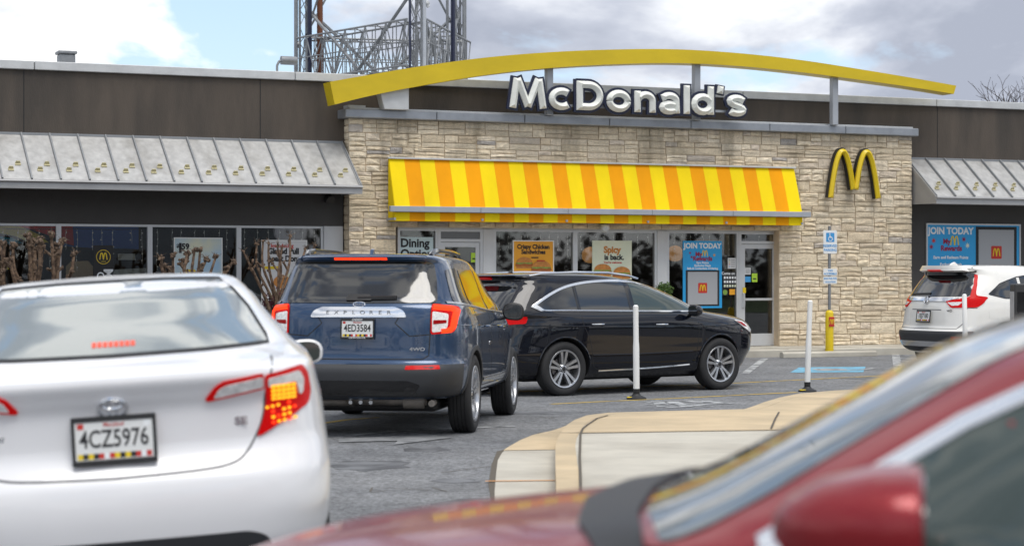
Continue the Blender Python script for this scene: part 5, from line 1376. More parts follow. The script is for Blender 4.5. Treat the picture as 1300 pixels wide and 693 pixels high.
        def tx(t_, a, b, sz, m, bold=.0, sx=1.0, o=.0075): return link('plate_lettering', text_me(t_, sz, M[m], bold, .0006, 'CENTER', sx), p, (-o, -a, b), rot)
        tx(body, 0, .004, .098, 'ink', .012, .72)
        tx('Maryland', 0, .062, .022, 'inkred', .01)
        # flag band along the bottom
        n = 14
        for k in range(n):
            a = -w_ / 2 + .008 + k * (w_ - .016) / n; cm = ['signyel', 'ink', 'signyel', 'ink', 'inkred', 'inkwhite', 'inkred'][k % 7 if k < 7 else (k + 0) % 7]
            bx(a, a + (w_ - .016) / n, -h / 2 + .004, -h / 2 + .026, .006, .0066, cm, 'flag_band')
        bx(-w_ / 2 + .01, -w_ / 2 + .035, h / 2 - .028, h / 2 - .006, .006, .0068, 'inkred', 'date_sticker'); bx(w_ / 2 - .035, w_ / 2 - .01, h / 2 - .028, h / 2 - .006, .006, .0068, 'inkwhite', 'date_sticker')
        if top: tx(top, 0, h / 2 + t * .75, .026, 'inkwhite', .01, o=.0135)
        if bot: tx(bot, 0, -h / 2 - t * .75, .018, 'inkwhite', .01, o=.0135)
        return p
    def mirror_pod(s, x, y, z, side, m, sx=.10, sy=.13, sz=.085, glassm='privacy'):
        """door mirror: shaped housing, glass facing back, foot to the door"""
        mb = MB(); prof = rp([(-sy, -sz * .8), (sy * .85, -sz), (sy, sz * .4), (sy * .5, sz), (-sy * .9, sz * .95)], .09, 6); n = len(prof)
        vs = []; L = [(-sx * .5, 1.0), (-sx * .42, 1.03), (0, 1.0), (sx * .5, .8), (sx * .85, .5), (sx, .18)]
        for dx, k in L: vs += [(x + dx, y + side * a * k, z + b * k) for a, b in prof]
        fs = [tuple(range(n - 1, -1, -1)), tuple((len(L) - 1) * n + i for i in range(n))]
        for j in range(len(L) - 1): fs += [(j * n + i, j * n + (i + 1) % n, (j + 1) * n + (i + 1) % n, (j + 1) * n + i) for i in range(n)]
        mb.add(vs, fs); o = mb.build('door_mirror', M[m], s.root, smooth='all')
        g = MB(); g.prism([(y + side * a * .88, z + b * .86) for a, b in prof], lambda a, b: (x - sx * .5 - .004, a, b), lambda a, b: (x - sx * .5 + .004, a, b)); g.build('mirror_glass', M[glassm], o)
        MB().tube([(x + .01, y - side * sy * .7, z - sz * .6), (x + .03, y - side * (sy + .10), z - sz * .9)], [.03, .04], 8, flat=.6).build('mirror_foot', M['black'], o, smooth=True)
        return o
    def handle(s, x, z, view, m='chromed', ln=.17):
        hit, nn, d = s.cast(view, x, z); hit2, *_ = s.cast(view, x + ln, z)
        a = Vector(hit); b = Vector(hit2); out = -d
        o = MB().tube([a + out * .004, a + out * .035 + (b - a) * .12, a.lerp(b, .5) + out * .044, b + out * .035 - (b - a) * .12, b + out * .004], [.012, .016, .017, .016, .012], 8, flat=.8).build('door_handle', M[m], s.root, smooth=True)
        return o
    def place(s, x, y, heading, roll=0.0, zoff=0.0, L=4.9):
        h = R(heading); dx, dy = math.sin(h), math.cos(h); z0, z1 = gz(y), gz(y + dy * L)
        s.root.location = (x, y, z0 + zoff); s.root.rotation_euler = (R(roll), -math.atan2(z1 - z0, L), R(90 - heading))

def blob_seat(car, x, y, z):
    pass

# ------------------------------------------------------------------ white sedan in front of the camera
kc = [(.20, .16, 4.60, .80, 6, 4), (.30, .06, 4.72, .86, 6, 4), (.42, .015, 4.80, .905, 6.4, 4), (.55, 0, 4.82, .915, 7, 4), (.66, .012, 4.80, .918, 7, 4), (.70, .04, 4.79, .918, 7, 4), (.80, .085, 4.74, .915, 6.6, 3.6),
      (.92, .085, 4.60, .905, 6.4, 3.4), (1.00, .055, 4.2, .885, 6.2, 3.4), (1.06, .028, 3.95, .870, 6, 3.4), (1.082, .035, 3.88, .862, 6, 3.4), (1.105, .10, 3.82, .853, 5.6, 3.2), (1.13, .30, 3.76, .838, 5, 3.2), (1.155, .44, 3.68, .815, 4.4, 3.2), (1.20, .56, 3.56, .785, 4, 3.2),
      (1.30, .86, 3.22, .708, 3.8, 3.2), (1.42, 1.20, 2.88, .632, 3.6, 3.2), (1.465, 1.42, 2.66, .58, 3.4, 3.1), (1.488, 1.66, 2.44, .485, 3.2, 3), (1.50, 1.9, 2.2, .22, 3, 3)]
cam_ = Car('sedan', 'white sedan with lit amber tail lamp waiting at the lower left', 'car', kc, [(1.02, .90), (3.80, .90)], .33, bow=(.10, .2), paint='pearl')
c = cam_
g = c.panel('rear_window', [(x, z) for x, z in [(-.665, 1.172), (-.4, 1.164), (0, 1.16), (.4, 1.164), (.665, 1.172), (.655, 1.20), (.605, 1.32), (.545, 1.405), (.50, 1.452), (.25, 1.464), (0, 1.466), (-.25, 1.464), (-.50, 1.452), (-.545, 1.405), (-.605, 1.32), (-.655, 1.20)]], 'rear', 'backglass', .003)
c.strip('window_seal', [(x, z) for x, z in [(-.668, 1.167), (-.4, 1.159), (0, 1.155), (.4, 1.159), (.668, 1.167), (.665, 1.20), (.615, 1.32), (.555, 1.405), (.50, 1.459), (.25, 1.470), (0, 1.472), (-.25, 1.470), (-.50, 1.459), (-.555, 1.405), (-.615, 1.32), (-.665, 1.20)]], .014, 'rear', 'gap', .004, closed=True)
for k in range(8): c.panel('brake_light_cell', [(-.08 + k * .023, 1.192), (-.062 + k * .023, 1.192), (-.062 + k * .023, 1.210), (-.08 + k * .023, 1.210)], 'rear', 'dimbrake', .006, parent=g, step=.05, skirt=.004)
M['headrest'] = mat('seen_headrest', (.05, .065, .06), .3, coat=.6)
# side glass
sg = [(1.02, 1.09), (1.12, 1.16), (1.45, 1.30), (1.75, 1.375), (2.2, 1.40), (2.6, 1.37), (3.0, 1.22), (3.22, 1.07), (3.1, 1.02), (1.2, 1.03)]
c.panel('side_window', rp(sg, .04), 'right', 'privacy', .004, both=True)
c.strip('window_trim', rp(sg, .04), .018, 'right', 'chromed', .008, closed=True, both=True)
for x0, x1, a in ((1.48, 1.50, 1.02), (2.28, 2.32, 1.02)): c.strip('door_gap', [(x0, 1.02), (x1, .30)], .008, 'right', 'gapl', .002, both=True)
c.strip('window_pillar', [(2.28, 1.02), (2.2, 1.40)], .06, 'right', 'blackg', .007, both=True)
# trunk lid gaps
for sd in (-1, 1):
    q = [(sd * .655, 1.12), (sd * .635, 1.05), (sd * .61, .97), (sd * .600, .90), (sd * .575, .83), (sd * .52, .745), (sd * .45, .705), (sd * .3, .690), (0, .683)]
    c.strip('trunk_gap', catmull(q, 4), .009, 'rear', 'gapl', .002)
for sd in (-1, 1):
    # outer lamp on the fender, inner lamp on the lid
    def S(P): return [(sd * a, b) for a, b in (P if sd > 0 else P[::-1])]
    o1 = c.panel('tail_lamp', rp(S([(.612, 1.050), (.72, 1.068), (.775, 1.078), (.80, 1.04), (.81, .965), (.795, .915), (.72, .875), (.60, .815), (.565, .80), (.595, .87), (.612, .93)]), .018), 'rear', 'lensred', .010, step=.03, skirt=.03)
    c.panel('clear_lens', rp(S([(.622, 1.035), (.755, 1.055), (.775, 1.02), (.768, .965), (.752, .955), (.74, 1.015), (.62, 1.0)]), .012), 'rear', 'lenswhite', .015, parent=o1, step=.03)
    i1 = c.panel('tail_lamp', rp(S([(.365, .968), (.375, .960), (.604, .995), (.604, 1.058), (.44, 1.036), (.405, 1.015)]), .010), 'rear', 'lensred', .010, step=.03, skirt=.02)
    c.panel('clear_lens', rp(S([(.398, .972), (.600, 1.002), (.600, 1.044), (.45, 1.022), (.422, 1.008)]), .010), 'rear', 'lenswhite', .014, parent=i1, step=.03)
    for i in range(5):
        for j in range(4): c.panel('amber_led', S([(.632 + i * .021, .945 + j * .017), (.649 + i * .021, .947 + j * .017), (.649 + i * .021, .958 + j * .017), (.632 + i * .021, .956 + j * .017)]), 'rear', 'ledamber', .019, parent=o1, step=.05, skirt=.003)
    rr_ = random.Random(2)
    for i in range(6):
        for j in range(4):
            a, b = .612 + i * .023, .850 + j * .022 + i * .003
            if a > .612 + j * -.001 and b < .935 and rr_.random() < .85: c.panel('red_led', S([(a - .006, b - .005), (a + .006, b - .005), (a + .006, b + .006), (a - .006, b + .006)]), 'rear', 'ledamber' if rr_.random() < .5 else 'ledred', .016, parent=o1, step=.05, skirt=.003)
c.plate(.835, '4CZ5976', w_=.305, h=.152)
# emblem: three ovals
def torus_path(cx, cz, rx, rz, n=28): return [(cx + rx * math.cos(2 * PI * k / n), cz + rz * math.sin(2 * PI * k / n)) for k in range(n)]
em = empty('maker_emblem', (0, 0, 0)); em.parent = c.root
for (cx, cz, rx, rz) in ((0, .965, .058, .040), (0, .965, .018, .038), (0, .980, .040, .017)): c.strip('emblem_oval', torus_path(cx, cz, rx, rz), .0085, 'rear', 'chrome', .014, closed=True, parent=em, step=.01)
rotr = Matrix(((0, 0, -1), (-1, 0, 0), (0, 1, 0))).to_euler()
def rtext(car, t_, a, z, sz, m, bold=.02, parent=None, sx=1.0, off=.006):
    h = car.cast('rear', a, z)[0]; return link('badge_lettering', text_me(t_, sz, M[m], bold, .001, 'CENTER', sx), parent or car.root, (h.x - off, -a, z), rotr)
rtext(c, 'SE', .505, .872, .042, 'chromed', .03, sx=1.3); rtext(c, 'Camry', -.47, .865, .042, 'chromed', .02, sx=1.3)
c.panel('lower_bumper', rp([(-.60, .30), (-.60, .40), (-.52, .435), (.52, .435), (.60, .40), (.60, .30)], .04), 'rear', 'clad', .004, step=.05)
c.mirror_pod(3.05, -1.0, 1.03, -1, 'pearl', .08, .10, .068, glassm='sideglass'); c.mirror_pod(3.05, 1.0, 1.03, 1, 'pearl', .08, .10, .068, glassm='sideglass')
for v in ('right', 'left'): c.handle(1.75, .90, v, 'pearl'); c.handle(2.62, .90, v, 'pearl')
c.allwheels('sedan')
c.place(-1.522, 7.86, -10.4, roll=-3.3, zoff=.0, L=4.8)

# ------------------------------------------------------------------ blue utility vehicle
ke = [(.37, .16, 4.84, .90, 5, 4), (.42, .05, 4.92, .97, 6, 4), (.52, .01, 4.98, 1.0, 7, 4), (.64, 0, 5.02, 1.01, 7.5, 4), (.70, .02, 5.03, 1.012, 7.5, 4), (.74, .07, 5.03, 1.012, 7, 4), (.85, .085, 5.02, 1.012, 7, 4), (1.0, .09, 4.98, 1.01, 7, 3.8), (1.10, .095, 4.80, 1.0, 7, 3.6),
      (1.17, .10, 4.50, .985, 7, 3.5), (1.22, .11, 4.15, .968, 7, 5), (1.265, .125, 3.95, .952, 7, 5), (1.32, .17, 3.78, .92, 7, 5), (1.42, .225, 3.48, .88, 7, 5), (1.57, .295, 3.15, .828, 7, 5), (1.68, .33, 2.92, .785, 6.5, 5), (1.725, .27, 2.78, .76, 6, 5), (1.75, .24, 2.66, .73, 6, 5), (1.778, .36, 2.4, .66, 5, 3), (1.793, .7, 2.1, .47, 4, 3), (1.798, .9, 1.9, .2, 3, 3)]
c = ex = Car('utility_vehicle', 'blue utility vehicle with lit tail lamps in the middle of the queue', 'car', ke, [(1.06, 1.02), (4.08, 1.02)], .395, bow=(.07, .12), paint='blue')
rg = [(-.735, 1.305), (0, 1.30), (.735, 1.305), (.745, 1.34), (.715, 1.54), (.68, 1.69), (.62, 1.71), (0, 1.716), (-.62, 1.71), (-.68, 1.69), (-.715, 1.54), (-.745, 1.34)]
g = c.panel('rear_window', rp(rg, .03), 'rear', 'privacy', .006)
c.panel('spoiler', rp([(-.64, 1.714), (.64, 1.714), (.62, 1.764), (0, 1.774), (-.62, 1.764)], .02), 'rear', 'blue', .012)
for k in range(16): c.panel('brake_light_cell', [(-.27 + k * .0335 * .98, 1.730), (-.240 + k * .0335 * .98, 1.730), (-.240 + k * .0335 * .98, 1.746), (-.27 + k * .0335 * .98, 1.746)], 'rear', 'ledred', .018, parent=g, step=.05, skirt=.004)
c.strip('wiper_arm', [(-.02, 1.345), (.18, 1.348), (.36, 1.352)], .035, 'rear', 'black', .028, step=.05); c.panel('wiper_motor', rp([(-.14, 1.325), (.12, 1.325), (.10, 1.385), (-.12, 1.385)], .02), 'rear', 'black', .022)
lq = [(-.42, 1.225), (-.48, 1.19), (-.46, 1.175), (.46, 1.175), (.48, 1.19), (.42, 1.225), (.30, 1.262), (-.30, 1.262)]
cb = c.panel('chrome_bar', rp([(-.475, 1.165), (-.44, 1.23), (-.36, 1.262), (.36, 1.262), (.44, 1.23), (.475, 1.165)], .025), 'rear', 'chrome', .022)
for k, ch in enumerate('EXPLORER'): rtext(c, ch, -.30 + k * .086, 1.212, .052, 'galv', .0, parent=cb, sx=1.3, off=.027)
c.panel('maker_emblem', ell(0, 1.290, .062, .026, 20), 'rear', 'chrome', .010, step=.02); c.panel('emblem_inset', ell(0, 1.290, .054, .020, 20), 'rear', 'blue', .013, step=.02); rtext(c, 'Ford', 0, 1.290, .034, 'chrome', .01, sx=1.2, off=.018)
for sd in (-1, 1):
    def S(P): return [(sd * a, b) for a, b in (P if sd > 0 else P[::-1])]
    t1 = c.panel('tail_lamp', rp(S([(.70, 1.00), (.90, 1.02), (.92, 1.10), (.925, 1.27), (.70, 1.295)]), .03), 'rear', 'lensred', .014, step=.03, skirt=.03)
    c.strip('light_bar', S([(.712, 1.262), (.87, 1.25), (.905, 1.225), (.885, 1.07), (.86, 1.04), (.79, 1.035)]), .048, 'rear', 'ledred', .022, parent=t1, step=.02)
    c.panel('clear_lens', rp(S([(.712, 1.02), (.80, 1.03), (.845, 1.07), (.85, 1.20), (.712, 1.225)]), .02), 'rear', 'lenswhite', .016, parent=t1, step=.03)
    c.panel('amber_cell', rp(S([(.722, 1.10), (.835, 1.11), (.835, 1.14), (.722, 1.14)]), .008), 'rear', 'lensredoff', .019, parent=t1, step=.03)
    c.panel('reflector', rp(S([(.47, .665), (.80, .670), (.79, .705), (.48, .70)]), .008), 'rear', 'lensred', .012)
    c.strip('liftgate_gap', S([(.78, 1.30), (.70, 1.298), (.695, 1.0), (.685, .80), (.63, .765), (0, .762)]), .010, 'rear', 'gap', .003)
    c.strip('liftgate_crease', S([(.695, 1.0), (.50, .985), (.36, 1.11), (.40, 1.17)]), .010, 'rear', 'gap', .0015)
bump = c.skin('rear_bumper', .40, .715, 'clad', .008, x1=.66)
c.skin('rocker_cladding', .38, .50, 'clad', .010, x0=1.4, x1=3.75)
c.skin('front_bumper', .38, .66, 'clad', .006, x0=4.45)
c.panel('lower_valance', rp([(-.55, .42), (-.62, .52), (-.5, .56), (.5, .56), (.62, .52), (.55, .42)], .03), 'rear', 'blackg', .012)
rtext(c, '4WD', .58, .86, .045, 'chrome', .03, sx=1.5, off=.02)
p = c.plate(1.055, '4ED3584', 'LINDSAY', 'LINDSAYCARS.COM', x=.085, tilt=4)
# side glass and trims
s1 = [(.46, 1.33), (.56, 1.63), (.98, 1.655), (1.05, 1.30), (.50, 1.31)]
s2 = [(1.13, 1.285), (1.10, 1.64), (2.05, 1.645), (2.10, 1.235), (1.3, 1.27)]; s3 = [(2.18, 1.23), (2.13, 1.645), (2.62, 1.60), (3.02, 1.40), (3.32, 1.215)]
for q in (s1, s2, s3): c.panel('side_window', rp(q, .04), 'right', 'privacy', .006, both=True)
c.strip('window_trim', [(.34, 1.31), (1.3, 1.265), (2.1, 1.225), (3.4, 1.19)], .02, 'right', 'chromed', .010, both=True)
c.strip('black_pillar', [(2.14, 1.23), (2.09, 1.65)], .06, 'right', 'blackg', .005, both=True)
for q in ([(1.16, 1.28), (1.40, .95), (1.46, .78), (1.50, .45)], [(2.14, 1.22), (2.16, .46)], [(3.30, 1.19), (3.30, .46)], [(1.50, .46), (3.30, .46)]): c.strip('door_gap', catmull(q, 3), .010, 'right', 'gap', .002, both=True)
c.strip('body_crease', catmull([(.4, 1.09), (1.5, 1.075), (3.0, 1.05), (4.3, 1.04)], 4), .008, 'right', 'blue', .006, both=True)
for v in ('right', 'left'): c.handle(1.72, 1.06, v, 'blue'); c.handle(2.75, 1.04, v, 'blue')
for x, hw in c.wheels: c.strip('arch_moulding', [(x + .462 * math.cos(a), .395 + .462 * math.sin(a)) for a in [PI * (k / 24 * .96 + .02) for k in range(25)]], .05, 'right', 'clad', .014, both=True)
c.strip('sill_trim', [(1.6, .52), (3.3, .52)], .035, 'right', 'chromed', .014, both=True)
c.panel('door_badge', rp([(2.0, .86), (2.12, .86), (2.12, .90), (2.0, .90)], .01), 'right', 'chrome', .006, both=False)
c.mirror_pod(3.02, -1.14, 1.20, -1, 'black', .12, .12, .10); c.mirror_pod(3.02, 1.14, 1.20, 1, 'black', .12, .12, .10)
for sd in (-1, 1): MB().tube([(.62, sd * .62, 1.76), (.72, sd * .63, 1.805), (1.0, sd * .635, 1.825), (2.0, sd * .62, 1.83), (2.5, sd * .60, 1.815), (2.62, sd * .595, 1.77)], [.03, .028, .02, .018, .02, .02], 8, flat=1.2).build('roof_rail', M['blackg'], c.root, smooth=True)
MB().prism([(0, 0), (.15, 0), (.11, .055), (.06, .065)], lambda a, b: (.72 + .15 - a, -.018, 1.78 + b), lambda a, b: (.72 + .15 - a, .018, 1.78 + b)).build('roof_antenna', M['blue'], c.root, bevel=.006)
MB().tube([(.35, -.40, .36), (.37, -.60, .36)], .085, 12).build('muffler', M['exhaust'], c.root, smooth=True)
MB().tube([(.36, -.62, .36), (.36, -.25, .36), (.5, .1, .35), (.8, .2, .34)], .065, 12, flat=.8).build('muffler', M['exhaust'], c.root, smooth=True)
MB().tube([(.10, -.72, .34), (.35, -.70, .34)], .032, 10).build('tailpipe', M['exhaust'], c.root, smooth=True)
MB().tube([(.4, .62, .34), (.42, .2, .34), (.7, .0, .32)], .05, 10).build('exhaust_pipe', M['exhaust'], c.root, smooth=True)
MB().tube([(1.06, -.75, .36), (1.06, .75, .36)], .06, 10).build('rear_axle', M['black'], c.root, smooth=True)
MB().box(.5, 4.6, -.70, .70, .24, .36).build('underbody', M['gap'], c.root, bevel=.03)
for y in (-.1, 0, .1): MB().tube([(.22, y, .34), (.26, y, .34)], .02, 8).build('bolt', M['chromed'], c.root)
c.allwheels('suv')
c.place(-1.50, 19.12, 7.4, L=5.05)

# ------------------------------------------------------------------ navy crossover side on
km = [(.24, .30, 4.66, .84, 5, 4), (.32, .12, 4.80, .92, 5, 4), (.45, .02, 4.90, .955, 5.2, 3.8), (.58, 0, 4.95, .965, 5.2, 4.2), (.70, .015, 4.97, .968, 5, 4.2), (.80, .05, 4.965, .972, 5, 4.2), (.92, .075, 4.93, .975, 4.8, 4.0), (1.01, .085, 4.82, .968, 4.6, 3.8), (1.07, .09, 4.60, .955, 4.5, 3.6),
      (1.11, .10, 4.30, .940, 5, 4), (1.15, .12, 3.98, .918, 5.4, 4.6), (1.20, .16, 3.82, .892, 5.6, 5), (1.30, .25, 3.58, .850, 5.6, 5), (1.42, .36, 3.28, .798, 5.6, 5), (1.54, .47, 2.92, .742, 5.4, 4.6), (1.60, .47, 2.68, .705, 5, 4.4), (1.645, .38, 2.45, .665, 5, 4), (1.675, .44, 2.2, .60, 4.6, 3.6), (1.695, .80, 1.95, .45, 3.8, 3), (1.70, 1.1, 1.7, .2, 3, 3)]
c = md = Car('crossover', 'navy black crossover seen side on before the shop doors', 'car', km, [(1.13, .965), (3.95, .965)], .378, bow=(.11, .12), paint='darkblue')
gl_ = [(.66, 1.235), (.98, 1.40), (1.30, 1.51), (1.75, 1.575), (2.25, 1.585), (2.70, 1.545), (3.10, 1.43), (3.44, 1.28), (3.64, 1.165), (3.4, 1.148), (1.3, 1.175), (.80, 1.185)]
def clip_poly(poly, x0, x1):
    def cl(P, f, X_):
        out = []
        for i in range(len(P)):
            a, b = P[i - 1], P[i]; fa, fb = f(a[0]), f(b[0])
            if fa != fb: t = (X_ - a[0]) / (b[0] - a[0]); out.append((X_, a[1] + (b[1] - a[1]) * t))
            if fb: out.append(tuple(b))
        return out
    return cl(cl([tuple(p) for p in poly], lambda v: v >= x0, x0), lambda v: v <= x1, x1)
gs = [tuple(p) for p in catmull(gl_[:9], 4)] + [tuple(p) for p in catmull(gl_[8:] + [gl_[0]], 3)][1:-1]
for a, b, m in ((.5, 1.38, 'privacy'), (1.44, 2.30, 'privacy'), (2.40, 3.8, 'sideglass')): c.panel('side_window', clip_poly(gs, a, b), 'right', m, .004, both=True)
c.strip('window_pillar', [(1.41, 1.18), (1.41, 1.50)], .06, 'right', 'blackg', .005, both=True); c.strip('window_pillar', [(2.36, 1.16), (2.34, 1.565)], .10, 'right', 'blackg', .005, both=True)
c.strip('chrome_surround', catmull(gl_[:9], 5), .032, 'right', 'chrome', .012, both=True); c.strip('chrome_beltline', catmull(gl_[8:] + [gl_[0]], 4), .020, 'right', 'chrome', .012, both=True)
c.panel('chrome_tip', rp([(.62, 1.235), (.72, 1.262), (.83, 1.182), (.76, 1.172)], .015), 'right', 'chrome', .011, both=True)
for q in ([(1.42, 1.17), (1.44, .98), (1.56, .74), (1.62, .42), (1.70, .36)], [(2.36, 1.15), (2.38, .37)], [(3.50, 1.12), (3.52, .80), (3.46, .40)], [(1.70, .365), (3.44, .39)]): c.strip('door_gap', catmull(q, 4), .009, 'right', 'gap', .0015, both=True)
c.strip('body_crease', catmull([(.5, .98), (1.6, .955), (3.0, .93), (4.4, .95)], 4), .012, 'right', 'darkblue', .012, both=True)
c.strip('lower_crease', catmull([(1.6, .56), (2.5, .56), (3.4, .58)], 4), .014, 'right', 'darkblue', .014, both=True)
c.strip('sill_chrome', catmull([(1.72, .335), (2.6, .352), (3.36, .385)], 3), .022, 'right', 'chrome', .012, both=True)
for x, hw in c.wheels: c.strip('arch_lip', [(x + .435 * math.cos(a), .378 + .435 * math.sin(a)) for a in [PI * (k / 24 * .96 + .02) for k in range(25)]], .022, 'right', 'darkblue', .012, both=True)
for v in ('right', 'left'): c.handle(1.58, .985, v, 'chrome', .2); c.handle(2.72, .97, v, 'chrome', .2)
for v in ('right', 'left'):
    t1 = c.panel('tail_lamp', rp([(.22, .98), (.46, 1.00), (.56, 1.095), (.24, 1.09)], .02), v, 'lensred', .012, step=.03)
    c.panel('head_lamp', rp([(4.30, 1.015), (4.52, .99), (4.78, .86), (4.70, .82), (4.5, .90)], .02), v, 'lenswhite', .012, step=.03)
    c.panel('amber_marker', rp([(4.34, .995), (4.48, .975), (4.6, .91), (4.5, .92)], .015), v, 'lensredoff', .016, step=.03)
c.panel('tail_lamp', rp([(-.865, 1.0), (-.62, .99), (-.58, 1.06), (-.86, 1.09)], .02), 'rear', 'lensred', .012); c.panel('tail_lamp', rp([(.58, 1.06), (.62, .99), (.865, 1.0), (.86, 1.09)], .02), 'rear', 'lensred', .012)
c.panel('rear_window', rp([(-.70, 1.20), (.70, 1.20), (.64, 1.42), (.56, 1.56), (-.56, 1.56), (-.64, 1.42)], .04), 'rear', 'privacy', .005)
c.panel('spoiler_lip', rp([(-.60, 1.585), (.60, 1.585), (.58, 1.65), (-.58, 1.65)], .02), 'rear', 'darkblue', .02); c.panel('high_brake_light', rp([(-.18, 1.615), (.18, 1.615), (.18, 1.632), (-.18, 1.632)], .004), 'rear', 'lensred', .03)
c.skin('lower_bumper', .26, .40, 'clad', .008, x1=.62); c.plate(.80, '7BX2416', w_=.3, h=.15)
c.mirror_pod(3.36, -1.08, 1.16, -1, 'darkblue', .11, .11, .085); c.mirror_pod(3.22, 1.08, 1.16, 1, 'darkblue', .11, .11, .085)
for sd in (-1, 1): MB().tube([(.75, sd * .625, 1.655), (.95, sd * .64, 1.685), (1.5, sd * .645, 1.705), (2.1, sd * .635, 1.70), (2.5, sd * .61, 1.66), (2.68, sd * .60, 1.62)], [.012, .018, .018, .018, .016, .012], 8).build('roof_rail', M['chrome'], c.root, smooth=True)
MB().prism([(0, 0), (.15, 0), (.11, .05), (.06, .06)], lambda a, b: (.95 - a, -.018, 1.66 + b), lambda a, b: (.95 - a, .018, 1.66 + b)).build('roof_antenna', M['darkblue'], c.root, bevel=.006)
MB().box(.6, 4.4, -.70, .70, .20, .30).build('underbody', M['gap'], c.root, bevel=.03)
c.allwheels('suv')
c.place(-.74, 27.55, 55.2, L=4.98)

# ------------------------------------------------------------------ white crossover at the right
kv = [(.30, .26, 4.42, .80, 5, 4), (.38, .08, 4.50, .88, 5, 4), (.50, .01, 4.56, .915, 5, 4), (.62, 0, 4.58, .925, 5.2, 3.8), (.68, .03, 4.58, .926, 5.2, 3.6), (.72, .07, 4.58, .927, 5.2, 3.6), (.85, .085, 4.54, .927, 5, 3.5), (1.0, .10, 4.36, .918, 4.8, 3.3), (1.08, .115, 4.1, .905, 4.6, 3.2), (1.14, .14, 3.75, .885, 4.6, 3.2),
      (1.20, .18, 3.5, .86, 4.6, 3.2), (1.30, .25, 3.22, .825, 4.6, 3.2), (1.42, .33, 2.95, .775, 4.4, 3.2), (1.54, .42, 2.64, .722, 4.2, 3.1), (1.60, .38, 2.46, .68, 4.2, 3.1), (1.64, .27, 2.3, .63, 4, 3), (1.665, .36, 2.1, .54, 4, 3), (1.685, .7, 1.9, .4, 3.4, 3), (1.69, .9, 1.6, .2, 3, 3)]
c = cv = Car('small_crossover', 'white crossover with tall red corner tail lamps at the right edge', 'car', kv, [(.98, .925), (3.64, .925)], .36, bow=(.09, .25), paint='suvwhite')
g = c.panel('rear_window', rp([(-.70, 1.20), (0, 1.19), (.70, 1.20), (.65, 1.40), (.58, 1.57), (0, 1.585), (-.58, 1.57), (-.65, 1.40)], .04), 'rear', 'privacy', .005)
c.panel('spoiler_underside', rp([(-.60, 1.575), (.60, 1.575), (.60, 1.60), (-.60, 1.60)], .01), 'rear', 'black', .012)
c.panel('spoiler', rp([(-.60, 1.605), (.60, 1.605), (.56, 1.655), (-.56, 1.655)], .02), 'rear', 'suvwhite', .045); c.panel('high_brake_light', rp([(-.15, 1.615), (.15, 1.615), (.15, 1.635), (-.15, 1.635)], .004), 'rear', 'lensred', .055)
c.strip('wiper_arm', [(-.45, 1.225), (-.2, 1.232), (0, 1.235)], .03, 'rear', 'black', .02)
c.panel('chrome_garnish', rp([(-.42, 1.122), (.42, 1.122), (.60, 1.175), (-.60, 1.175)], .012), 'rear', 'chrome', .02)
em = empty('maker_emblem', (0, 0, 0)); em.parent = c.root
c.strip('emblem_ring', torus_path(0, 1.135, .055, .052, 16), .012, 'rear', 'chrome', .034, closed=True, parent=em, step=.02); c.strip('emblem_bar', [(-.028, 1.168), (-.022, 1.105)], .012, 'rear', 'chrome', .034, parent=em, step=.02); c.strip('emblem_bar', [(.028, 1.168), (.022, 1.105)], .012, 'rear', 'chrome', .034, parent=em, step=.02); c.strip('emblem_bar', [(-.02, 1.135), (.02, 1.135)], .012, 'rear', 'chrome', .034, parent=em, step=.02)
for sd in (-1, 1):
    def S(P): return [(sd * a, b) for a, b in (P if sd > 0 else P[::-1])]
    t1 = c.panel('tail_lamp', rp(S([(.40, 1.125), (.64, 1.165), (.70, 1.20), (.655, 1.38), (.575, 1.54), (.61, 1.54), (.688, 1.38), (.745, 1.215), (.82, 1.19), (.825, 1.10), (.80, 1.03), (.52, 1.025)]), .02), 'rear', 'lensred', .014, step=.025)
    c.panel('clear_lens', rp(S([(.44, 1.105), (.66, 1.115), (.62, 1.06), (.53, 1.055)]), .01), 'rear', 'lenswhite', .018, parent=t1, step=.03)
    c.panel('reflector', rp(S([(.58, .50), (.84, .52), (.82, .58), (.60, .58)]), .01), 'rear', 'lensredoff', .014)
    c.strip('liftgate_gap', S([(.80, 1.02), (.72, 1.02), (.70, .78), (.64, .70), (0, .695)]), .010, 'rear', 'gapl', .003)
for v in ('right', 'left'): c.panel('tail_lamp', rp([(.26, 1.17), (.34, 1.175), (.44, 1.15), (.36, 1.10), (.26, 1.06)], .02), v, 'lensred', .014, step=.03)
c.strip('plate_recess', [(-.34, .99), (.34, .99)], .012, 'rear', 'gapl', .002); c.plate(.885, '1EJ7180', w_=.30, h=.15, frame='clad', x=.07)
rtext(c, 'AWD', .48, .975, .05, 'chromed', .03, sx=1.5); rtext(c, 'CR-V', -.58, .975, .05, 'chromed', .03, sx=1.2)
c.skin('rear_bumper', .34, .66, 'clad', .008, x1=.52); c.panel('silver_skid', rp([(-.60, .42), (-.68, .50), (.68, .50), (.60, .42)], .02), 'rear', 'chromed', .018)
c.skin('rocker_cladding', .33, .44, 'clad', .010, x0=1.3, x1=3.3)
gv = [(.66, 1.235), (.92, 1.40), (1.28, 1.50), (1.7, 1.55), (2.2, 1.545), (2.6, 1.46), (2.95, 1.30), (3.15, 1.17), (2.4, 1.165), (1.3, 1.165), (.95, 1.17)]
gv2 = [tuple(p) for p in catmull(gv[:8], 4)] + gv[8:]
for a, b in ((.5, 1.28), (1.34, 2.12), (2.2, 3.3)): c.panel('side_window', clip_poly(gv2, a, b), 'right', 'privacy', .004, both=True)
c.strip('window_trim', rp(gv, .03), .014, 'right', 'blackg', .006, closed=True, both=True)
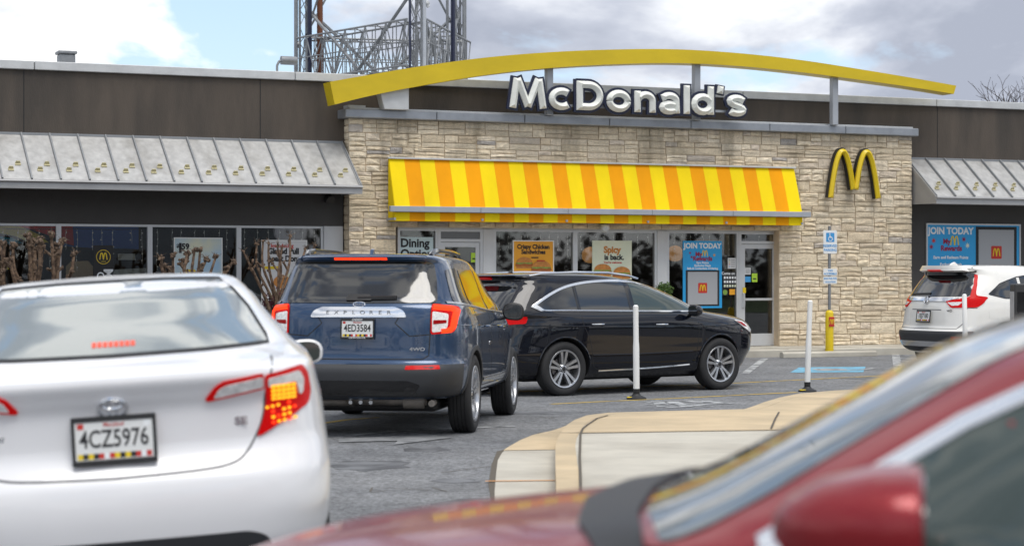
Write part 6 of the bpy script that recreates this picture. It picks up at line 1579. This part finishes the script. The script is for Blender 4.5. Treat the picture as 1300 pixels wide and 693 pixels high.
for q in ([(1.31, 1.16), (1.36, .85), (1.52, .55)], [(2.16, 1.16), (2.18, .45)]): c.strip('door_gap', catmull(q, 4), .009, 'right', 'gapl', .002, both=True)
c.panel('fuel_door', rp([(.62, .86), (.80, .86), (.80, 1.0), (.62, 1.0)], .02), 'right', 'suvwhite', .003)
for v in ('right', 'left'): c.handle(1.5, 1.02, v, 'suvwhite'); c.handle(2.4, 1.02, v, 'suvwhite')
for x, hw in c.wheels: c.strip('arch_moulding', [(x + .43 * math.cos(a), .36 + .43 * math.sin(a)) for a in [PI * (k / 24 * .96 + .02) for k in range(25)]], .06, 'right', 'clad', .014, both=True)
c.mirror_pod(2.95, -1.03, 1.12, -1, 'suvwhite'); c.mirror_pod(2.95, 1.03, 1.12, 1, 'suvwhite')
MB().prism([(0, 0), (.2, 0), (.17, .05), (.10, .075)], lambda a, b: (.58 + .2 - a, -.022, 1.665 + b), lambda a, b: (.58 + .2 - a, .022, 1.665 + b)).build('roof_antenna', M['suvwhite'], c.root, bevel=.008)
MB().box(.5, 4.0, -.65, .65, .2, .34).build('underbody', M['gap'], c.root, bevel=.03)
c.allwheels('suv')
c.place(6.43, 31.3, 61, zoff=.14, L=4.58)

# ------------------------------------------------------------------ red car close by on the right
kr = [(.18, .16, 4.50, .80, 5, 4), (.30, .05, 4.62, .87, 5, 3.6), (.48, 0, 4.70, .895, 5, 3.2), (.62, .01, 4.68, .90, 5, 3), (.74, .05, 4.60, .90, 5, 2.9), (.85, .07, 4.45, .895, 5, 2.9), (.925, .075, 4.22, .885, 5, 3), (.965, .08, 3.95, .875, 5, 3.1), (.99, .085, 3.74, .865, 5, 3.2), (1.005, .10, 3.60, .855, 5, 4.4), (1.025, .16, 3.50, .842, 4.6, 5), (1.07, .40, 3.38, .815, 4.2, 5.5),
      (1.15, .64, 3.23, .780, 4, 5.5), (1.25, .92, 3.05, .732, 3.8, 5.5), (1.35, 1.2, 2.86, .678, 3.6, 5), (1.41, 1.45, 2.66, .620, 3.4, 3.3), (1.445, 1.65, 2.42, .54, 3.2, 3), (1.46, 1.8, 2.1, .3, 3, 3)]
c = rd = Car('red_car', 'dark red car out of focus across the lower right foreground', 'car', kr, [(.98, .895), (3.70, .895)], .325, bow=(.10, .13), paint='red')
ws = [(2.66, -.48), (2.72, 0), (2.66, .46), (2.92, .525), (3.16, .585), (3.40, .655), (3.46, .35), (3.48, 0), (3.46, -.35), (3.40, -.655), (3.16, -.585), (2.92, -.525)]
M['windscreen'] = mat('windscreen_glass', (.05, .065, .055), .04, coat=1.0, ior=1.9)
c.panel('windscreen', rp(ws, .04), 'top', 'windscreen', .004)
c.panel('cowl', rp([(3.42, -.70), (3.47, -.4), (3.49, 0), (3.47, .4), (3.42, .70), (3.47, .78), (3.585, .4), (3.63, 0), (3.585, -.4), (3.47, -.78)], .02), 'top', 'black', .012)
sr = [(.95, 1.03), (1.15, 1.15), (1.5, 1.31), (1.9, 1.40), (2.34, 1.415), (2.60, 1.36), (2.88, 1.225), (3.22, 1.02), (2.6, .96), (1.1, .98)]
for a, b, m in ((.5, 1.78, 'sideglass'), (1.86, 3.4, 'sideglass')): c.panel('side_window', clip_poly(sr, a, b), 'left', m, .004); c.panel('side_window', clip_poly(sr, a, b), 'right', m, .004)
c.strip('chrome_surround', sr[:8], .024, 'left', 'chrome', .012, both=False); c.strip('chrome_surround', sr[:8], .026, 'right', 'chrome', .012)
c.strip('chrome_beltline', sr[7:] + [sr[0]], .02, 'left', 'chrome', .010); c.strip('chrome_beltline', sr[7:] + [sr[0]], .02, 'right', 'chrome', .010)
c.strip('window_pillar', [(1.82, .95), (1.82, 1.375)], .07, 'left', 'blackg', .006)
for q in ([(1.82, .94), (1.84, .30)], [(3.16, .93), (3.10, .4)]): c.strip('door_gap', q, .009, 'left', 'gap', .002); c.strip('door_gap', q, .009, 'right', 'gap', .002)
for sd in (-1, 1): c.strip('bonnet_gap', catmull([(3.45, sd * .76), (3.9, sd * .70), (4.35, sd * .58)], 4), .008, 'top', 'gap', .002)
for v in ('left', 'right'): c.handle(1.30, .83, v, 'chromed'); c.handle(2.2, .82, v, 'chromed'); c.panel('head_lamp', rp([(4.1, .76), (4.45, .66), (4.5, .60), (4.3, .62)], .02), v, 'lenswhite', .01)
c.mirror_pod(3.03, 1.02, 1.09, 1, 'red', .15, .15, .095); c.mirror_pod(2.86, -1.0, .985, -1, 'red', .13, .14, .095)
c.allwheels('sedan')
RX, RY, RH = 3.72, 3.47, -79
c.place(RX, RY, RH, zoff=.0, L=4.6)
